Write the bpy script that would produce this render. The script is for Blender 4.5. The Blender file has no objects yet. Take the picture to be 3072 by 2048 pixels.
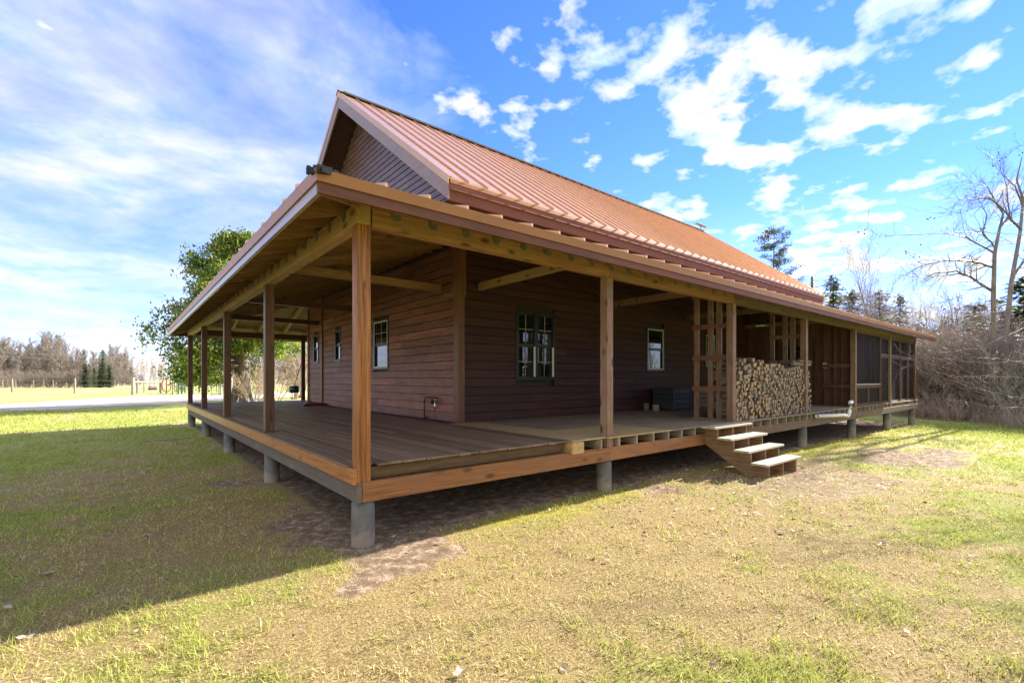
import bpy, math, random
import numpy as np
from mathutils import Vector, Matrix
random.seed(11); RNG = np.random.default_rng(5)
SC = bpy.context.scene; COL = SC.collection
PI = math.pi
# ------------------------------------------------------------------ camera model (measured from the photograph)
F = 1422.0; CX = 1536.0; HY = 1136.0
_a = math.atan(1730.6 / F)
DV = (math.cos(_a), math.sin(_a)); RV = (math.sin(_a), -math.cos(_a))
CAM = (-1.8022, -4.6134, 1.70)
def at(u, v, dep):
    s = (u - CX) / F
    return Vector((CAM[0] + dep * (DV[0] + RV[0] * s), CAM[1] + dep * (DV[1] + RV[1] * s), CAM[2] + dep * (HY - v) / F))
def gz(x, y):
    k = np.clip((np.asarray(x, float) - 8) * 0.016, 0, 0.42)
    f = np.clip((26 - np.asarray(y, float)) / 20, 0, 1)
    return -k * f
# ------------------------------------------------------------------ numpy noise
def _hash(ix, iy, s):
    h = (ix * 374761393 + iy * 668265263 + s * 974711) & 0xffffffff
    h = ((h ^ (h >> 13)) * 1274126177) & 0xffffffff
    return ((h ^ (h >> 16)) & 0xffff) / 65535.0
def vnoise(x, y, s=0):
    x = np.asarray(x, float); y = np.asarray(y, float)
    ix = np.floor(x).astype(np.int64); iy = np.floor(y).astype(np.int64)
    fx = x - ix; fy = y - iy; fx = fx * fx * (3 - 2 * fx); fy = fy * fy * (3 - 2 * fy)
    a = _hash(ix, iy, s); b = _hash(ix + 1, iy, s); c = _hash(ix, iy + 1, s); d = _hash(ix + 1, iy + 1, s)
    return (a * (1 - fx) + b * fx) * (1 - fy) + (c * (1 - fx) + d * fx) * fy
def fbm(x, y, s=0, o=4):
    t = 0; w = 0.5; n = 0
    for i in range(o):
        t = t + w * vnoise(x * 2 ** i, y * 2 ** i, s + i * 17); n += w; w *= .5
    return t / n
def sstep(a, b, x):
    t = np.clip((x - a) / (b - a), 0, 1); return t * t * (3 - 2 * t)
# ------------------------------------------------------------------ mesh builder
class MB:
    def __init__(s): s.v = []; s.f = []; s.r = []; s.m = []
    def add(s, vs, fs, rnd=None, mat=0):
        o = len(s.v); s.v += [tuple(p) for p in vs]
        r = random.random() if rnd is None else rnd
        for f in fs: s.f.append(tuple(i + o for i in f)); s.r.append(r); s.m.append(mat)
        return s
    def hexa(s, p, rnd=None, mat=0):
        return s.add(p, [(0, 3, 2, 1), (4, 5, 6, 7), (0, 1, 5, 4), (1, 2, 6, 5), (2, 3, 7, 6), (3, 0, 4, 7)], rnd, mat)
    def box(s, x0, x1, y0, y1, z0, z1, rnd=None, mat=0):
        return s.hexa([(x0, y0, z0), (x1, y0, z0), (x1, y1, z0), (x0, y1, z0), (x0, y0, z1), (x1, y0, z1), (x1, y1, z1), (x0, y1, z1)], rnd, mat)
    def extrude(s, poly, vec, rnd=None, mat=0, endmat=None):
        n = len(poly); a = [Vector(p) for p in poly]; vec = Vector(vec)
        s.add(a + [p + vec for p in a], [(i, (i + 1) % n, n + (i + 1) % n, n + i) for i in range(n)], rnd, mat)
        r = s.r[-1]
        return s.add(a + [p + vec for p in a], [tuple(range(n - 1, -1, -1)), tuple(range(n, 2 * n))], r, mat if endmat is None else endmat)
    def tube(s, pts, rad, n=8, cap=True, rnd=None, mat=0):
        pts = [Vector(p) for p in pts]
        if not hasattr(rad, '__len__'): rad = [rad] * len(pts)
        vs = []; fs = []
        for i, p in enumerate(pts):
            t = pts[min(i + 1, len(pts) - 1)] - pts[max(i - 1, 0)]
            t.normalize()
            u = t.cross(Vector((0, 0, 1)) if abs(t.z) < .9 else Vector((1, 0, 0))); u.normalize(); w = t.cross(u)
            for k in range(n):
                a = 2 * PI * k / n; vs.append(p + (u * math.cos(a) + w * math.sin(a)) * rad[i])
        for i in range(len(pts) - 1):
            for k in range(n):
                fs.append((i * n + k, i * n + (k + 1) % n, (i + 1) * n + (k + 1) % n, (i + 1) * n + k))
        if cap: fs.append(tuple(range(n))); fs.append(tuple(range((len(pts) - 1) * n, len(pts) * n)))
        return s.add(vs, fs, rnd, mat)
    def lathe(s, prof, n=20, c=(0, 0, 0), rnd=None, mat=0):
        vs = []; fs = []
        for r, z in prof:
            for k in range(n):
                a = 2 * PI * k / n; vs.append((c[0] + r * math.cos(a), c[1] + r * math.sin(a), c[2] + z))
        for i in range(len(prof) - 1):
            for k in range(n): fs.append((i * n + k, i * n + (k + 1) % n, (i + 1) * n + (k + 1) % n, (i + 1) * n + k))
        return s.add(vs, fs, rnd, mat)
    def build(s, name, mats, parent=None, smooth=False, bevel=0):
        me = bpy.data.meshes.new(name); me.from_pydata(s.v, [], s.f); me.update()
        at_ = me.attributes.new('rnd', 'FLOAT', 'FACE'); at_.data.foreach_set('value', s.r)
        if not isinstance(mats, (list, tuple)): mats = [mats]
        for m in mats: me.materials.append(m)
        me.polygons.foreach_set('material_index', s.m)
        if smooth: me.polygons.foreach_set('use_smooth', [True] * len(s.f))
        return link(name, me, parent, bevel)
def link(name, me, parent=None, bevel=0):
    o = bpy.data.objects.new(name, me); COL.objects.link(o)
    if parent is not None: o.parent = parent
    if bevel:
        b = o.modifiers.new('bev', 'BEVEL'); b.width = bevel; b.segments = 2; b.limit_method = 'ANGLE'
    return o
def tag(o, label=None, cat=None, group=None, kind=None):
    if label: o['label'] = label
    if cat: o['category'] = cat
    if group: o['group'] = group
    if kind: o['kind'] = kind
    return o
def empty(name, loc=(0, 0, 0), rz=0):
    o = bpy.data.objects.new(name, None); COL.objects.link(o); o.location = loc; o.rotation_euler = (0, 0, rz); o.empty_display_size = .2; return o
def copy_tree(o, parent=None):
    c = o.copy(); COL.objects.link(c)
    if parent is not None: c.parent = parent
    for ch in list(KIDS.get(o.name, [])): copy_tree(ch, c)
    return c
KIDS = {}
def kids(o, *ch): KIDS[o.name] = list(ch); return o
# ------------------------------------------------------------------ materials
def nm(name):
    m = bpy.data.materials.new(name); m.use_nodes = True
    nt = m.node_tree; b = nt.nodes['Principled BSDF']; return m, nt, b
def N(nt, t, **k):
    n = nt.nodes.new(t)
    for a, v in k.items():
        if a == 'ins':
            for i, x in v.items(): n.inputs[i].default_value = x
        else: setattr(n, a, v)
    return n
def L(nt, a, b): nt.links.new(a, b)
def math_(nt, op, a, b=None, c=None):
    n = N(nt, 'ShaderNodeMath', operation=op)
    for i, x in enumerate((a, b, c)):
        if x is None: continue
        if isinstance(x, (int, float)): n.inputs[i].default_value = x
        else: L(nt, x, n.inputs[i])
    return n.outputs[0]
def ramp(nt, fac, stops):
    r = N(nt, 'ShaderNodeValToRGB'); e = r.color_ramp.elements
    while len(e) < len(stops): e.new(.5)
    for i, (p, c) in enumerate(stops):
        e[i].position = p; e[i].color = (c[0], c[1], c[2], 1) if hasattr(c, '__len__') else (c, c, c, 1)
    L(nt, fac, r.inputs[0]); return r.outputs[0]
def mixc(nt, fac, a, b, mode='MIX'):
    n = N(nt, 'ShaderNodeMix', data_type='RGBA', blend_type=mode)
    for i, x in ((0, fac), (6, a), (7, b)):
        if isinstance(x, (int, float)): n.inputs[i].default_value = x
        elif isinstance(x, tuple): n.inputs[i].default_value = (x[0], x[1], x[2], 1)
        else: L(nt, x, n.inputs[i])
    return n.outputs[2]
def noise(nt, vec, scale=1, detail=4, rough=.55, dist=0):
    n = N(nt, 'ShaderNodeTexNoise', ins={'Scale': scale, 'Detail': detail, 'Roughness': rough, 'Distortion': dist})
    if vec is not None: L(nt, vec, n.inputs['Vector'])
    return n.outputs['Fac']
def coords(nt, scale=(1, 1, 1), rndk=7.0):
    tc = N(nt, 'ShaderNodeTexCoord'); oi = N(nt, 'ShaderNodeObjectInfo'); at_ = N(nt, 'ShaderNodeAttribute', attribute_name='rnd')
    k = math_(nt, 'ADD', math_(nt, 'MULTIPLY', oi.outputs['Random'], 37.0), math_(nt, 'MULTIPLY', at_.outputs['Fac'], rndk * 3.1))
    cb = N(nt, 'ShaderNodeCombineXYZ')
    for i in range(3): L(nt, k, cb.inputs[i])
    ad = N(nt, 'ShaderNodeVectorMath', operation='ADD'); L(nt, tc.outputs['Object'], ad.inputs[0]); L(nt, cb.outputs[0], ad.inputs[1])
    mp = N(nt, 'ShaderNodeMapping'); mp.inputs['Scale'].default_value = scale; L(nt, ad.outputs[0], mp.inputs['Vector'])
    return mp.outputs[0], ad.outputs[0], at_.outputs['Fac'], oi.outputs['Random'], tc.outputs['Object']
def bump(nt, b, h, strength=.3, dist=.01):
    n = N(nt, 'ShaderNodeBump', ins={'Strength': strength, 'Distance': dist}); L(nt, h, n.inputs['Height']); L(nt, n.outputs[0], b.inputs['Normal'])
def wood(name, dark, light, axis='x', grain=34, rough=.62, coat=0, knots=.0, var=.35, stain=None, stainamt=.5, bmp=.25, spec=.35):
    m, nt, b = nm(name)
    grain *= 1.5
    sc = {'x': (1.3, grain, grain), 'y': (grain, 1.3, grain), 'z': (grain, grain, 1.3)}[axis]
    v, base, rnd, orn, obj = coords(nt, sc)
    g = noise(nt, v, 1, 5, .62, .7)
    br = noise(nt, base, 1.7, 3, .5)
    mid = tuple((a + c) / 2 for a, c in zip(dark, light))
    c = ramp(nt, g, [(.34, dark), (.5, mid), (.66, light)])
    fine = noise(nt, v, 3.1, 3, .6, .3); c = mixc(nt, ramp(nt, fine, [(.52, 0), (.66, .55)]), c, tuple(x * .6 for x in dark))
    c = mixc(nt, math_(nt, 'MULTIPLY', br, .5), c, dark)
    if stain:
        st = ramp(nt, noise(nt, base, 2.3, 5, .65, .4), [(.42, 0), (.68, 1)])
        c = mixc(nt, math_(nt, 'MULTIPLY', st, stainamt), c, stain)
    if knots:
        ks = {'x': (4, 9, 9), 'y': (9, 4, 9), 'z': (9, 9, 4)}[axis]
        mp = N(nt, 'ShaderNodeMapping'); mp.inputs['Scale'].default_value = ks; L(nt, base, mp.inputs['Vector'])
        vo = N(nt, 'ShaderNodeTexVoronoi', ins={'Scale': .75, 'Randomness': 1.0}); L(nt, mp.outputs[0], vo.inputs['Vector'])
        kf = ramp(nt, vo.outputs['Distance'], [(.08, 1), (.17, .7), (.27, 0)])
        sc_ = N(nt, 'ShaderNodeSeparateColor'); L(nt, vo.outputs['Color'], sc_.inputs[0]); kf = math_(nt, 'MULTIPLY', kf, ramp(nt, sc_.outputs[0], [(.45, 0), (.75, 1)]))
        c = mixc(nt, math_(nt, 'MULTIPLY', kf, knots), c, tuple(x * .28 for x in dark))
    hv = N(nt, 'ShaderNodeHueSaturation'); L(nt, c, hv.inputs['Color'])
    k = math_(nt, 'ADD', math_(nt, 'MULTIPLY', rnd, var), 1 - var / 2); L(nt, k, hv.inputs['Value'])
    L(nt, hv.outputs[0], b.inputs['Base Color'])
    L(nt, math_(nt, 'ADD', math_(nt, 'MULTIPLY', g, .25), rough - .12), b.inputs['Roughness'])
    b.inputs['Specular IOR Level'].default_value = spec
    if coat: b.inputs['Coat Weight'].default_value = coat; b.inputs['Coat Roughness'].default_value = .3
    bump(nt, b, g, bmp, .004)
    return m
def plain(name, col, rough=.6, metal=0, var=.25, nscale=9, bmp=.15, spec=.5, coat=0, blotch=.3):
    m, nt, b = nm(name); v, base, rnd, orn, obj = coords(nt, (1, 1, 1), 3)
    n1 = noise(nt, base, nscale, 5, .6)
    c = mixc(nt, math_(nt, 'MULTIPLY', ramp(nt, n1, [(.35, 0), (.7, 1)]), blotch), col, tuple(x * .45 for x in col))
    hv = N(nt, 'ShaderNodeHueSaturation'); L(nt, c, hv.inputs['Color'])
    L(nt, math_(nt, 'ADD', math_(nt, 'MULTIPLY', rnd, var), 1 - var / 2), hv.inputs['Value'])
    L(nt, hv.outputs[0], b.inputs['Base Color'])
    b.inputs['Roughness'].default_value = rough; b.inputs['Metallic'].default_value = metal; b.inputs['Specular IOR Level'].default_value = spec
    if coat: b.inputs['Coat Weight'].default_value = coat; b.inputs['Coat Roughness'].default_value = .2
    if bmp: bump(nt, b, n1, bmp, .004)
    return m
def leafy(name, stops, trans=.35, rough=.6):
    m, nt, b = nm(name); at_ = N(nt, 'ShaderNodeAttribute', attribute_name='rnd')
    c = ramp(nt, at_.outputs['Fac'], stops); L(nt, c, b.inputs['Base Color']); b.inputs['Roughness'].default_value = rough
    b.inputs['Specular IOR Level'].default_value = .25
    t = N(nt, 'ShaderNodeBsdfTranslucent'); L(nt, c, t.inputs[0])
    mx = N(nt, 'ShaderNodeMixShader'); mx.inputs[0].default_value = trans
    L(nt, b.outputs[0], mx.inputs[1]); L(nt, t.outputs[0], mx.inputs[2]); L(nt, mx.outputs[0], nt.nodes['Material Output'].inputs[0])
    return m
M = {}
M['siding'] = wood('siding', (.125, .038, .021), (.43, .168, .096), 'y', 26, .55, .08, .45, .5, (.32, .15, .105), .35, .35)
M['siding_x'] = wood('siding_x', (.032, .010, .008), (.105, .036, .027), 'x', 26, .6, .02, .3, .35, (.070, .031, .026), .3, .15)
M['gable'] = wood('gable', (.085, .042, .036), (.20, .105, .088), 'y', 26, .42, .35, .2, .25, (.20, .15, .15), .4, .2)
M['soffit_dark'] = wood('soffit_dark', (.030, .014, .011), (.075, .034, .026), 'x', 26, .6, 0, .2, .3)
M['trim'] = wood('trim', (.13, .045, .022), (.30, .125, .060), 'z', 30, .5, .2, .35, .2)
M['fascia'] = wood('fascia', (.115, .036, .016), (.235, .082, .038), 'x', 26, .6, 0, .25, .25, (.16, .065, .038), .5, .15)
M['fascia_y'] = wood('fascia_y', (.25, .155, .13), (.44, .31, .27), 'y', 26, .32, .7, .15, .12, (.40, .30, .27), .6, .12)  # left fascia, with the bright sky's reflection lightened into the wood colour
M['rake'] = wood('rake', (.17, .10, .082), (.33, .215, .18), 'y', 24, .40, .3, .15, .12, (.22, .17, .17), .5, .15)
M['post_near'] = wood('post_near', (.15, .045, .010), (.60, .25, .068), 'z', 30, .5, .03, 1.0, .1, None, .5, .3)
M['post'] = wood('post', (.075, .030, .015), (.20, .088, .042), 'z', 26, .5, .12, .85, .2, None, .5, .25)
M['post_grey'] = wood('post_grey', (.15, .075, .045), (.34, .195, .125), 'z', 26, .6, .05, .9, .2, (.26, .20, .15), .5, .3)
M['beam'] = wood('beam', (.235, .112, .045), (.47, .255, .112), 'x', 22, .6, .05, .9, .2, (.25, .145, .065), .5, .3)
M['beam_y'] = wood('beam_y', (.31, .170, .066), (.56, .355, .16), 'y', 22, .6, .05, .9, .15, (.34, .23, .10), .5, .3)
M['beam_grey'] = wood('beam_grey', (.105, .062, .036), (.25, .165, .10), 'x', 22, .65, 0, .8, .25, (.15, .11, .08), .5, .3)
M['rafter'] = wood('rafter', (.17, .080, .030), (.36, .185, .078), 'x', 24, .6, 0, .7, .3)
M['rafter_y'] = wood('rafter_y', (.25, .145, .055), (.48, .30, .13), 'y', 24, .6, 0, .7, .3)
M['ceiling'] = wood('ceiling', (.16, .082, .032), (.33, .18, .08), 'y', 20, .65, 0, .7, .3)
M['ceiling_x'] = wood('ceiling_x', (.16, .082, .032), (.36, .20, .09), 'x', 20, .65, 0, .7, .3)
M['deck'] = wood('deck', (.14, .088, .055), (.35, .245, .165), 'y', 30, .5, .06, .3, .6, (.16, .11, .078), .55, .35)
M['deck_x'] = wood('deck_x', (.13, .095, .08), (.28, .22, .19), 'x', 34, .5, .1, .25, .35, (.085, .065, .055), .5, .35)
M['skirt'] = wood('skirt', (.30, .105, .026), (.62, .26, .070), 'y', 24, .42, .3, .6, .15, (.40, .18, .09), .35, .2)
M['low_beam'] = wood('low_beam', (.20, .075, .024), (.44, .195, .070), 'x', 22, .5, .2, .8, .15, (.22, .10, .05), .4, .25)
M['low_beam_y'] = wood('low_beam_y', (.10, .075, .055), (.25, .195, .145), 'y', 22, .7, 0, .7, .15, (.14, .115, .09), .6, .3)
M['rim'] = wood('rim', (.085, .045, .020), (.22, .125, .055), 'x', 18, .75, 0, .5, .1, (.17, .13, .045), .45, .3)
M['joist'] = wood('joist', (.24, .18, .12), (.48, .39, .28), 'y', 26, .7, 0, .5, .35, (.28, .24, .19), .5, .2)
M['fresh'] = wood('fresh', (.42, .25, .09), (.66, .46, .22), 'y', 22, .6, 0, .8, .1)
M['ply'] = wood('ply', (.26, .20, .14), (.46, .375, .28), 'x', 14, .6, .05, .3, .2, (.15, .125, .10), .6, .15)
M['ply_new'] = wood('ply_new', (.40, .28, .125), (.60, .45, .24), 'x', 14, .6, .05, .3, .1, (.42, .32, .18), .4, .12)
M['tread'] = wood('tread', (.42, .34, .25), (.66, .58, .47), 'x', 20, .6, 0, .3, .15, (.42, .36, .28), .4, .2)
M['stringer'] = wood('stringer', (.22, .125, .060), (.42, .27, .15), 'y', 18, .65, 0, .5, .2)
M['crate'] = wood('crate', (.13, .10, .055), (.28, .225, .135), 'x', 24, .7, 0, .5, .4)
M['crate_dark'] = wood('crate_dark', (.045, .042, .05), (.10, .095, .11), 'x', 24, .7, 0, .4, .4)
M['red_paint'] = wood('red_paint', (.10, .020, .014), (.22, .045, .030), 'y', 20, .45, .2, .2, .2)
M['screenframe'] = wood('screenframe', (.070, .030, .018), (.18, .085, .052), 'z', 26, .6, .05, .4, .4)
M['fencepost'] = wood('fencepost', (.22, .19, .15), (.48, .43, .36), 'z', 20, .8, 0, .4, .3)
M['concrete'] = plain('concrete', (.165, .158, .15), .85, 0, .2, 6, .35, .3, 0, .55)
def concrete_mud():
    m = M['concrete']; nt = m.node_tree; b = nt.nodes['Principled BSDF']; src = b.inputs['Base Color'].links[0].from_socket
    tc = N(nt, 'ShaderNodeTexCoord'); sx = N(nt, 'ShaderNodeSeparateXYZ'); L(nt, tc.outputs['Object'], sx.inputs[0])
    n1 = noise(nt, tc.outputs['Object'], 9, 5, .65)
    f = ramp(nt, math_(nt, 'ADD', math_(nt, 'MULTIPLY', sx.outputs[2], -1.5), math_(nt, 'MULTIPLY', n1, .9)), [(.10, 0), (.34, .8)])
    L(nt, mixc(nt, f, src, (.30, .245, .185)), b.inputs['Base Color'])
concrete_mud()
M['found'] = plain('found', (.09, .085, .08), .9)
M['copper'] = plain('copper', (.66, .365, .175), .34, .35, .10, 3, .03, .5, .45, .3)
M['copper_edge'] = plain('copper_edge', (.37, .155, .055), .42, .25, .10, 3, .03, .5, .1, .2)
M['black'] = plain('black', (.012, .014, .013), .7, 0, .4, 30, .6)
M['black_iron'] = plain('black_iron', (.018, .014, .012), .45, .3)
M['teal'] = plain('teal', (.125, .125, .085), .6, .0, .2, 14, .1)
M['green_frame'] = plain('green_frame', (.007, .016, .017), .35, 0, .1, 6, .03)
M['white'] = plain('white', (.72, .71, .66), .4, 0, .1, 5, .05, .5, 0, .15)
M['pale_post'] = plain('pale_post', (.42, .40, .36), .7)
M['tan_plastic'] = plain('tan_plastic', (.42, .31, .19), .5, 0, .2, 8, .05)
M['muntin'] = plain('muntin', (.30, .29, .26), .5)
M['enamel_green'] = plain('enamel_green', (.015, .05, .035), .25, 0, .1, 4, 0, .5, .5)
M['pipe_green'] = plain('pipe_green', (.06, .10, .075), .5, .2)
M['orange'] = plain('orange', (.62, .15, .075), .5, 0, .2)
M['red'] = plain('red', (.50, .07, .04), .5)
M['wire'] = plain('wire', (.35, .34, .33), .5, .4)
M['chrome'] = plain('chrome', (.75, .74, .70), .22, .9, .1, 5, 0)
M['sandy'] = plain('sandy', (.5, .4, .3), .9)
def glass_mat():
    m, nt, b = nm('window_glass'); b.inputs['Base Color'].default_value = (.010, .011, .012, 1); b.inputs['Roughness'].default_value = .015
    b.inputs['IOR'].default_value = 1.75; b.inputs['Coat Weight'].default_value = .6; b.inputs['Coat Roughness'].default_value = .01
    tc = N(nt, 'ShaderNodeTexCoord'); n = noise(nt, tc.outputs['Object'], 1.6, 2); bump(nt, b, n, .025, .02); return m
M['glass'] = glass_mat()
def screen_mat():
    m, nt, b = nm('insect_screen'); b.inputs['Base Color'].default_value = (.016, .017, .019, 1); b.inputs['Roughness'].default_value = .6; b.inputs['Specular IOR Level'].default_value = .12
    t = N(nt, 'ShaderNodeBsdfTransparent'); mx = N(nt, 'ShaderNodeMixShader'); mx.inputs[0].default_value = .42
    L(nt, t.outputs[0], mx.inputs[1]); L(nt, b.outputs[0], mx.inputs[2]); L(nt, mx.outputs[0], nt.nodes['Material Output'].inputs[0]); return m
M['screen'] = screen_mat()
def bark_mat(name, dark, light, sc=6):
    m, nt, b = nm(name); v, base, rnd, orn, obj = coords(nt, (sc, sc, sc * .25), 3)
    g = noise(nt, v, 1, 5, .65, .5); c = ramp(nt, g, [(.3, dark), (.7, light)])
    hv = N(nt, 'ShaderNodeHueSaturation'); L(nt, c, hv.inputs['Color']); L(nt, math_(nt, 'ADD', math_(nt, 'MULTIPLY', orn, .45), .78), hv.inputs['Value'])
    L(nt, hv.outputs[0], b.inputs['Base Color']); b.inputs['Roughness'].default_value = .5; b.inputs['Specular IOR Level'].default_value = .5
    bump(nt, b, g, .5, .02); return m
M['bark_grey'] = bark_mat('bark_grey', (.10, .085, .075), (.26, .225, .195))
M['bark_twig'] = bark_mat('bark_twig', (.19, .150, .125), (.42, .345, .29))
M['bark_red'] = bark_mat('bark_red', (.25, .185, .155), (.52, .41, .35))
M['bark_far'] = bark_mat('bark_far', (.108, .083, .063), (.235, .188, .145))
M['bark_tan'] = bark_mat('bark_tan', (.26, .19, .13), (.52, .40, .29))
M['bark_pale'] = bark_mat('bark_pale', (.30, .26, .21), (.52, .47, .40))
M['bark_cedar'] = bark_mat('bark_cedar', (.06, .042, .03), (.20, .145, .105), 5)
M['bark_alder'] = bark_mat('bark_alder', (.08, .06, .052), (.20, .15, .13), 7); M['bark_alder'].node_tree.nodes['Principled BSDF'].inputs['Roughness'].default_value = .7
M['bark_big'] = bark_mat('bark_big', (.085, .068, .058), (.22, .175, .145), 7)
M['leaf_cedar'] = leafy('leaf_cedar', [(0, (.035, .085, .015)), (.4, (.13, .20, .035)), (.7, (.30, .34, .06)), (1, (.55, .52, .14))], .55)
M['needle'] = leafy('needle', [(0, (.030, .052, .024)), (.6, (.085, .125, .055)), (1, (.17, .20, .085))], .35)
M['needle_dry'] = leafy('needle_dry', [(0, (.09, .085, .045)), (.6, (.22, .19, .11)), (1, (.40, .33, .20))], .35)
M['litter'] = leafy('litter', [(0, (.10, .065, .04)), (.4, (.24, .17, .11)), (.75, (.42, .34, .26)), (1, (.52, .44, .36))], .15, .6)
M['firewood_bark'] = wood('firewood_bark', (.10, .075, .055), (.30, .235, .175), 'y', 18, .8, 0, 0, .5)
def end_mat():
    m, nt, b = nm('firewood_end'); v, base, rnd, orn, obj = coords(nt, (1, 1, 1), 3)
    w = N(nt, 'ShaderNodeTexNoise', ins={'Scale': 14.0, 'Detail': 5.0}); L(nt, base, w.inputs['Vector'])
    c = ramp(nt, w.outputs['Fac'], [(.3, (.16, .10, .06)), (.5, (.33, .235, .155)), (.72, (.50, .385, .275))])
    c = mixc(nt, math_(nt, 'MULTIPLY', ramp(nt, orn, [(.45, 0), (1, 1)]), .8), c, (.20, .155, .125))
    c = mixc(nt, math_(nt, 'MULTIPLY', ramp(nt, rnd, [(.55, 0), (1, 1)]), .7), c, (.62, .36, .17))
    L(nt, c, b.inputs['Base Color']); b.inputs['Roughness'].default_value = .8; bump(nt, b, w.outputs['Fac'], .5, .01); return m
M['firewood_end'] = end_mat()
# ------------------------------------------------------------------ world, sun, camera
SUN_AZ = math.radians(-3.4); SUN_EL = math.radians(27.0)
SV = Vector((math.cos(SUN_EL) * math.cos(SUN_AZ), math.cos(SUN_EL) * math.sin(SUN_AZ), math.sin(SUN_EL)))
def make_world():
    w = bpy.data.worlds.new('World'); SC.world = w; w.use_nodes = True; nt = w.node_tree
    bg = nt.nodes['Background']; out = nt.nodes['World Output']
    sky = N(nt, 'ShaderNodeTexSky', sky_type='NISHITA'); sky.sun_disc = False; sky.sun_elevation = SUN_EL
    sky.sun_rotation = math.atan2(SV.x, SV.y); sky.air_density = 1.0; sky.dust_density = .0; sky.ozone_density = 2.0
    hs = N(nt, 'ShaderNodeHueSaturation', ins={'Saturation': 1.15, 'Value': 1.0}); L(nt, sky.outputs[0], hs.inputs['Color'])
    L(nt, mixc(nt, 1.0, hs.outputs[0], (.45, .54, 1.06), 'MULTIPLY'), bg.inputs[0]); bg.inputs[1].default_value = .095
    tc = N(nt, 'ShaderNodeTexCoord'); v = tc.outputs['Generated']
    sx = N(nt, 'ShaderNodeSeparateXYZ'); L(nt, v, sx.inputs[0])
    zc = math_(nt, 'ADD', math_(nt, 'MAXIMUM', sx.outputs[2], 0.0), .16)
    dv = N(nt, 'ShaderNodeVectorMath', operation='DIVIDE'); L(nt, v, dv.inputs[0])
    cb = N(nt, 'ShaderNodeCombineXYZ')
    for i in range(3): L(nt, zc, cb.inputs[i])
    L(nt, cb.outputs[0], dv.inputs[1]); p = dv.outputs[0]
    dt = N(nt, 'ShaderNodeVectorMath', operation='DOT_PRODUCT'); L(nt, v, dt.inputs[0]); dt.inputs[1].default_value = (RV[0], RV[1], 0); lat = dt.outputs['Value']
    # cumulus puffs to the south, grouped in drifts and thickening towards the horizon
    sh = N(nt, 'ShaderNodeVectorMath', operation='ADD'); L(nt, p, sh.inputs[0]); sh.inputs[1].default_value = (12.4, 2.2, 5.5); p2 = sh.outputs[0]
    big = noise(nt, p2, 1.15, 2, .5, 0); a = noise(nt, p2, 7.4, 7, .52, 0); wob = noise(nt, p, 1.7, 5, .6, .4)
    latn = math_(nt, 'MULTIPLY_ADD', lat, .5, .5)
    mr = ramp(nt, latn, [(.41, .1), (.50, .75), (.66, 1)])
    d = math_(nt, 'ADD', a, math_(nt, 'MULTIPLY', math_(nt, 'SUBTRACT', big, .5), .62))
    d = math_(nt, 'ADD', d, math_(nt, 'MULTIPLY', math_(nt, 'SUBTRACT', mr, .92), .24))
    d = math_(nt, 'ADD', d, ramp(nt, sx.outputs[2], [(.03, .0), (.30, .0), (.52, .05)]))
    cum = ramp(nt, d, [(.525, 0), (.585, .5), (.67, 1)])
    # soft torn veil to the north
    ml = ramp(nt, math_(nt, 'ADD', latn, math_(nt, 'MULTIPLY', math_(nt, 'SUBTRACT', wob, .5), .34)), [(.22, 1), (.34, .8), (.42, 0)])
    mp = N(nt, 'ShaderNodeMapping'); mp.inputs['Scale'].default_value = (1.0, 1.2, 1.0); mp.inputs['Rotation'].default_value = (0, 0, .7); L(nt, p, mp.inputs['Vector'])
    e = noise(nt, mp.outputs[0], 1.5, 9, .60, .25)
    veil = math_(nt, 'MULTIPLY', ramp(nt, e, [(.34, .18), (.50, .50), (.66, 1)]), ml)
    mask = math_(nt, 'MAXIMUM', math_(nt, 'MULTIPLY', cum, .97), math_(nt, 'MULTIPLY', veil, .80))
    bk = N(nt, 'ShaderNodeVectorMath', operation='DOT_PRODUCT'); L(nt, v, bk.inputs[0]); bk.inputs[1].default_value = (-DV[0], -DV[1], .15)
    back = math_(nt, 'MULTIPLY', ramp(nt, bk.outputs['Value'], [(-.02, 0), (.35, 1)]), ramp(nt, big, [(.25, .62), (.55, 1)]))   # unseen cloud bank added behind the viewer as neutral fill light
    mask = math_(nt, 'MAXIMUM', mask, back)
    hz = ramp(nt, sx.outputs[2], [(.0, .78), (.12, .38), (.32, 0)])
    mask = math_(nt, 'MAXIMUM', mask, hz)
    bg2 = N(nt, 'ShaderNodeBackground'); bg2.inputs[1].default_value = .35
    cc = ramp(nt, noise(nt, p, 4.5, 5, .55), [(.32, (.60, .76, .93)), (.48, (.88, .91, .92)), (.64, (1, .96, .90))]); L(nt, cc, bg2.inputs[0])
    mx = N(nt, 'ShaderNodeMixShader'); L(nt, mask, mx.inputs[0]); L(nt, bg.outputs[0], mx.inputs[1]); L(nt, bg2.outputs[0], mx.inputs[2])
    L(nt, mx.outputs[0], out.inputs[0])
make_world()
ld = bpy.data.lights.new('sun', 'SUN'); ld.energy = 4.3; ld.angle = math.radians(.55); ld.color = (1.0, .93, .82)
lo = bpy.data.objects.new('sun', ld); COL.objects.link(lo); lo.rotation_euler = SV.to_track_quat('Z', 'Y').to_euler(); lo.location = (30, -10, 30)
cd = bpy.data.cameras.new('camera'); co = bpy.data.objects.new('camera', cd); COL.objects.link(co); SC.camera = co
cd.sensor_width = 36; cd.lens = F / 3072 * 36; cd.shift_y = (HY - 1024) / 3072; cd.clip_start = .05; cd.clip_end = 2000
co.location = CAM; co.rotation_euler = (PI / 2, 0, -math.atan2(DV[0], DV[1]))
SC.view_settings.view_transform = 'Standard'; SC.view_settings.look = 'None'; SC.view_settings.exposure = 2.0; SC.view_settings.gamma = 1
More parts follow.
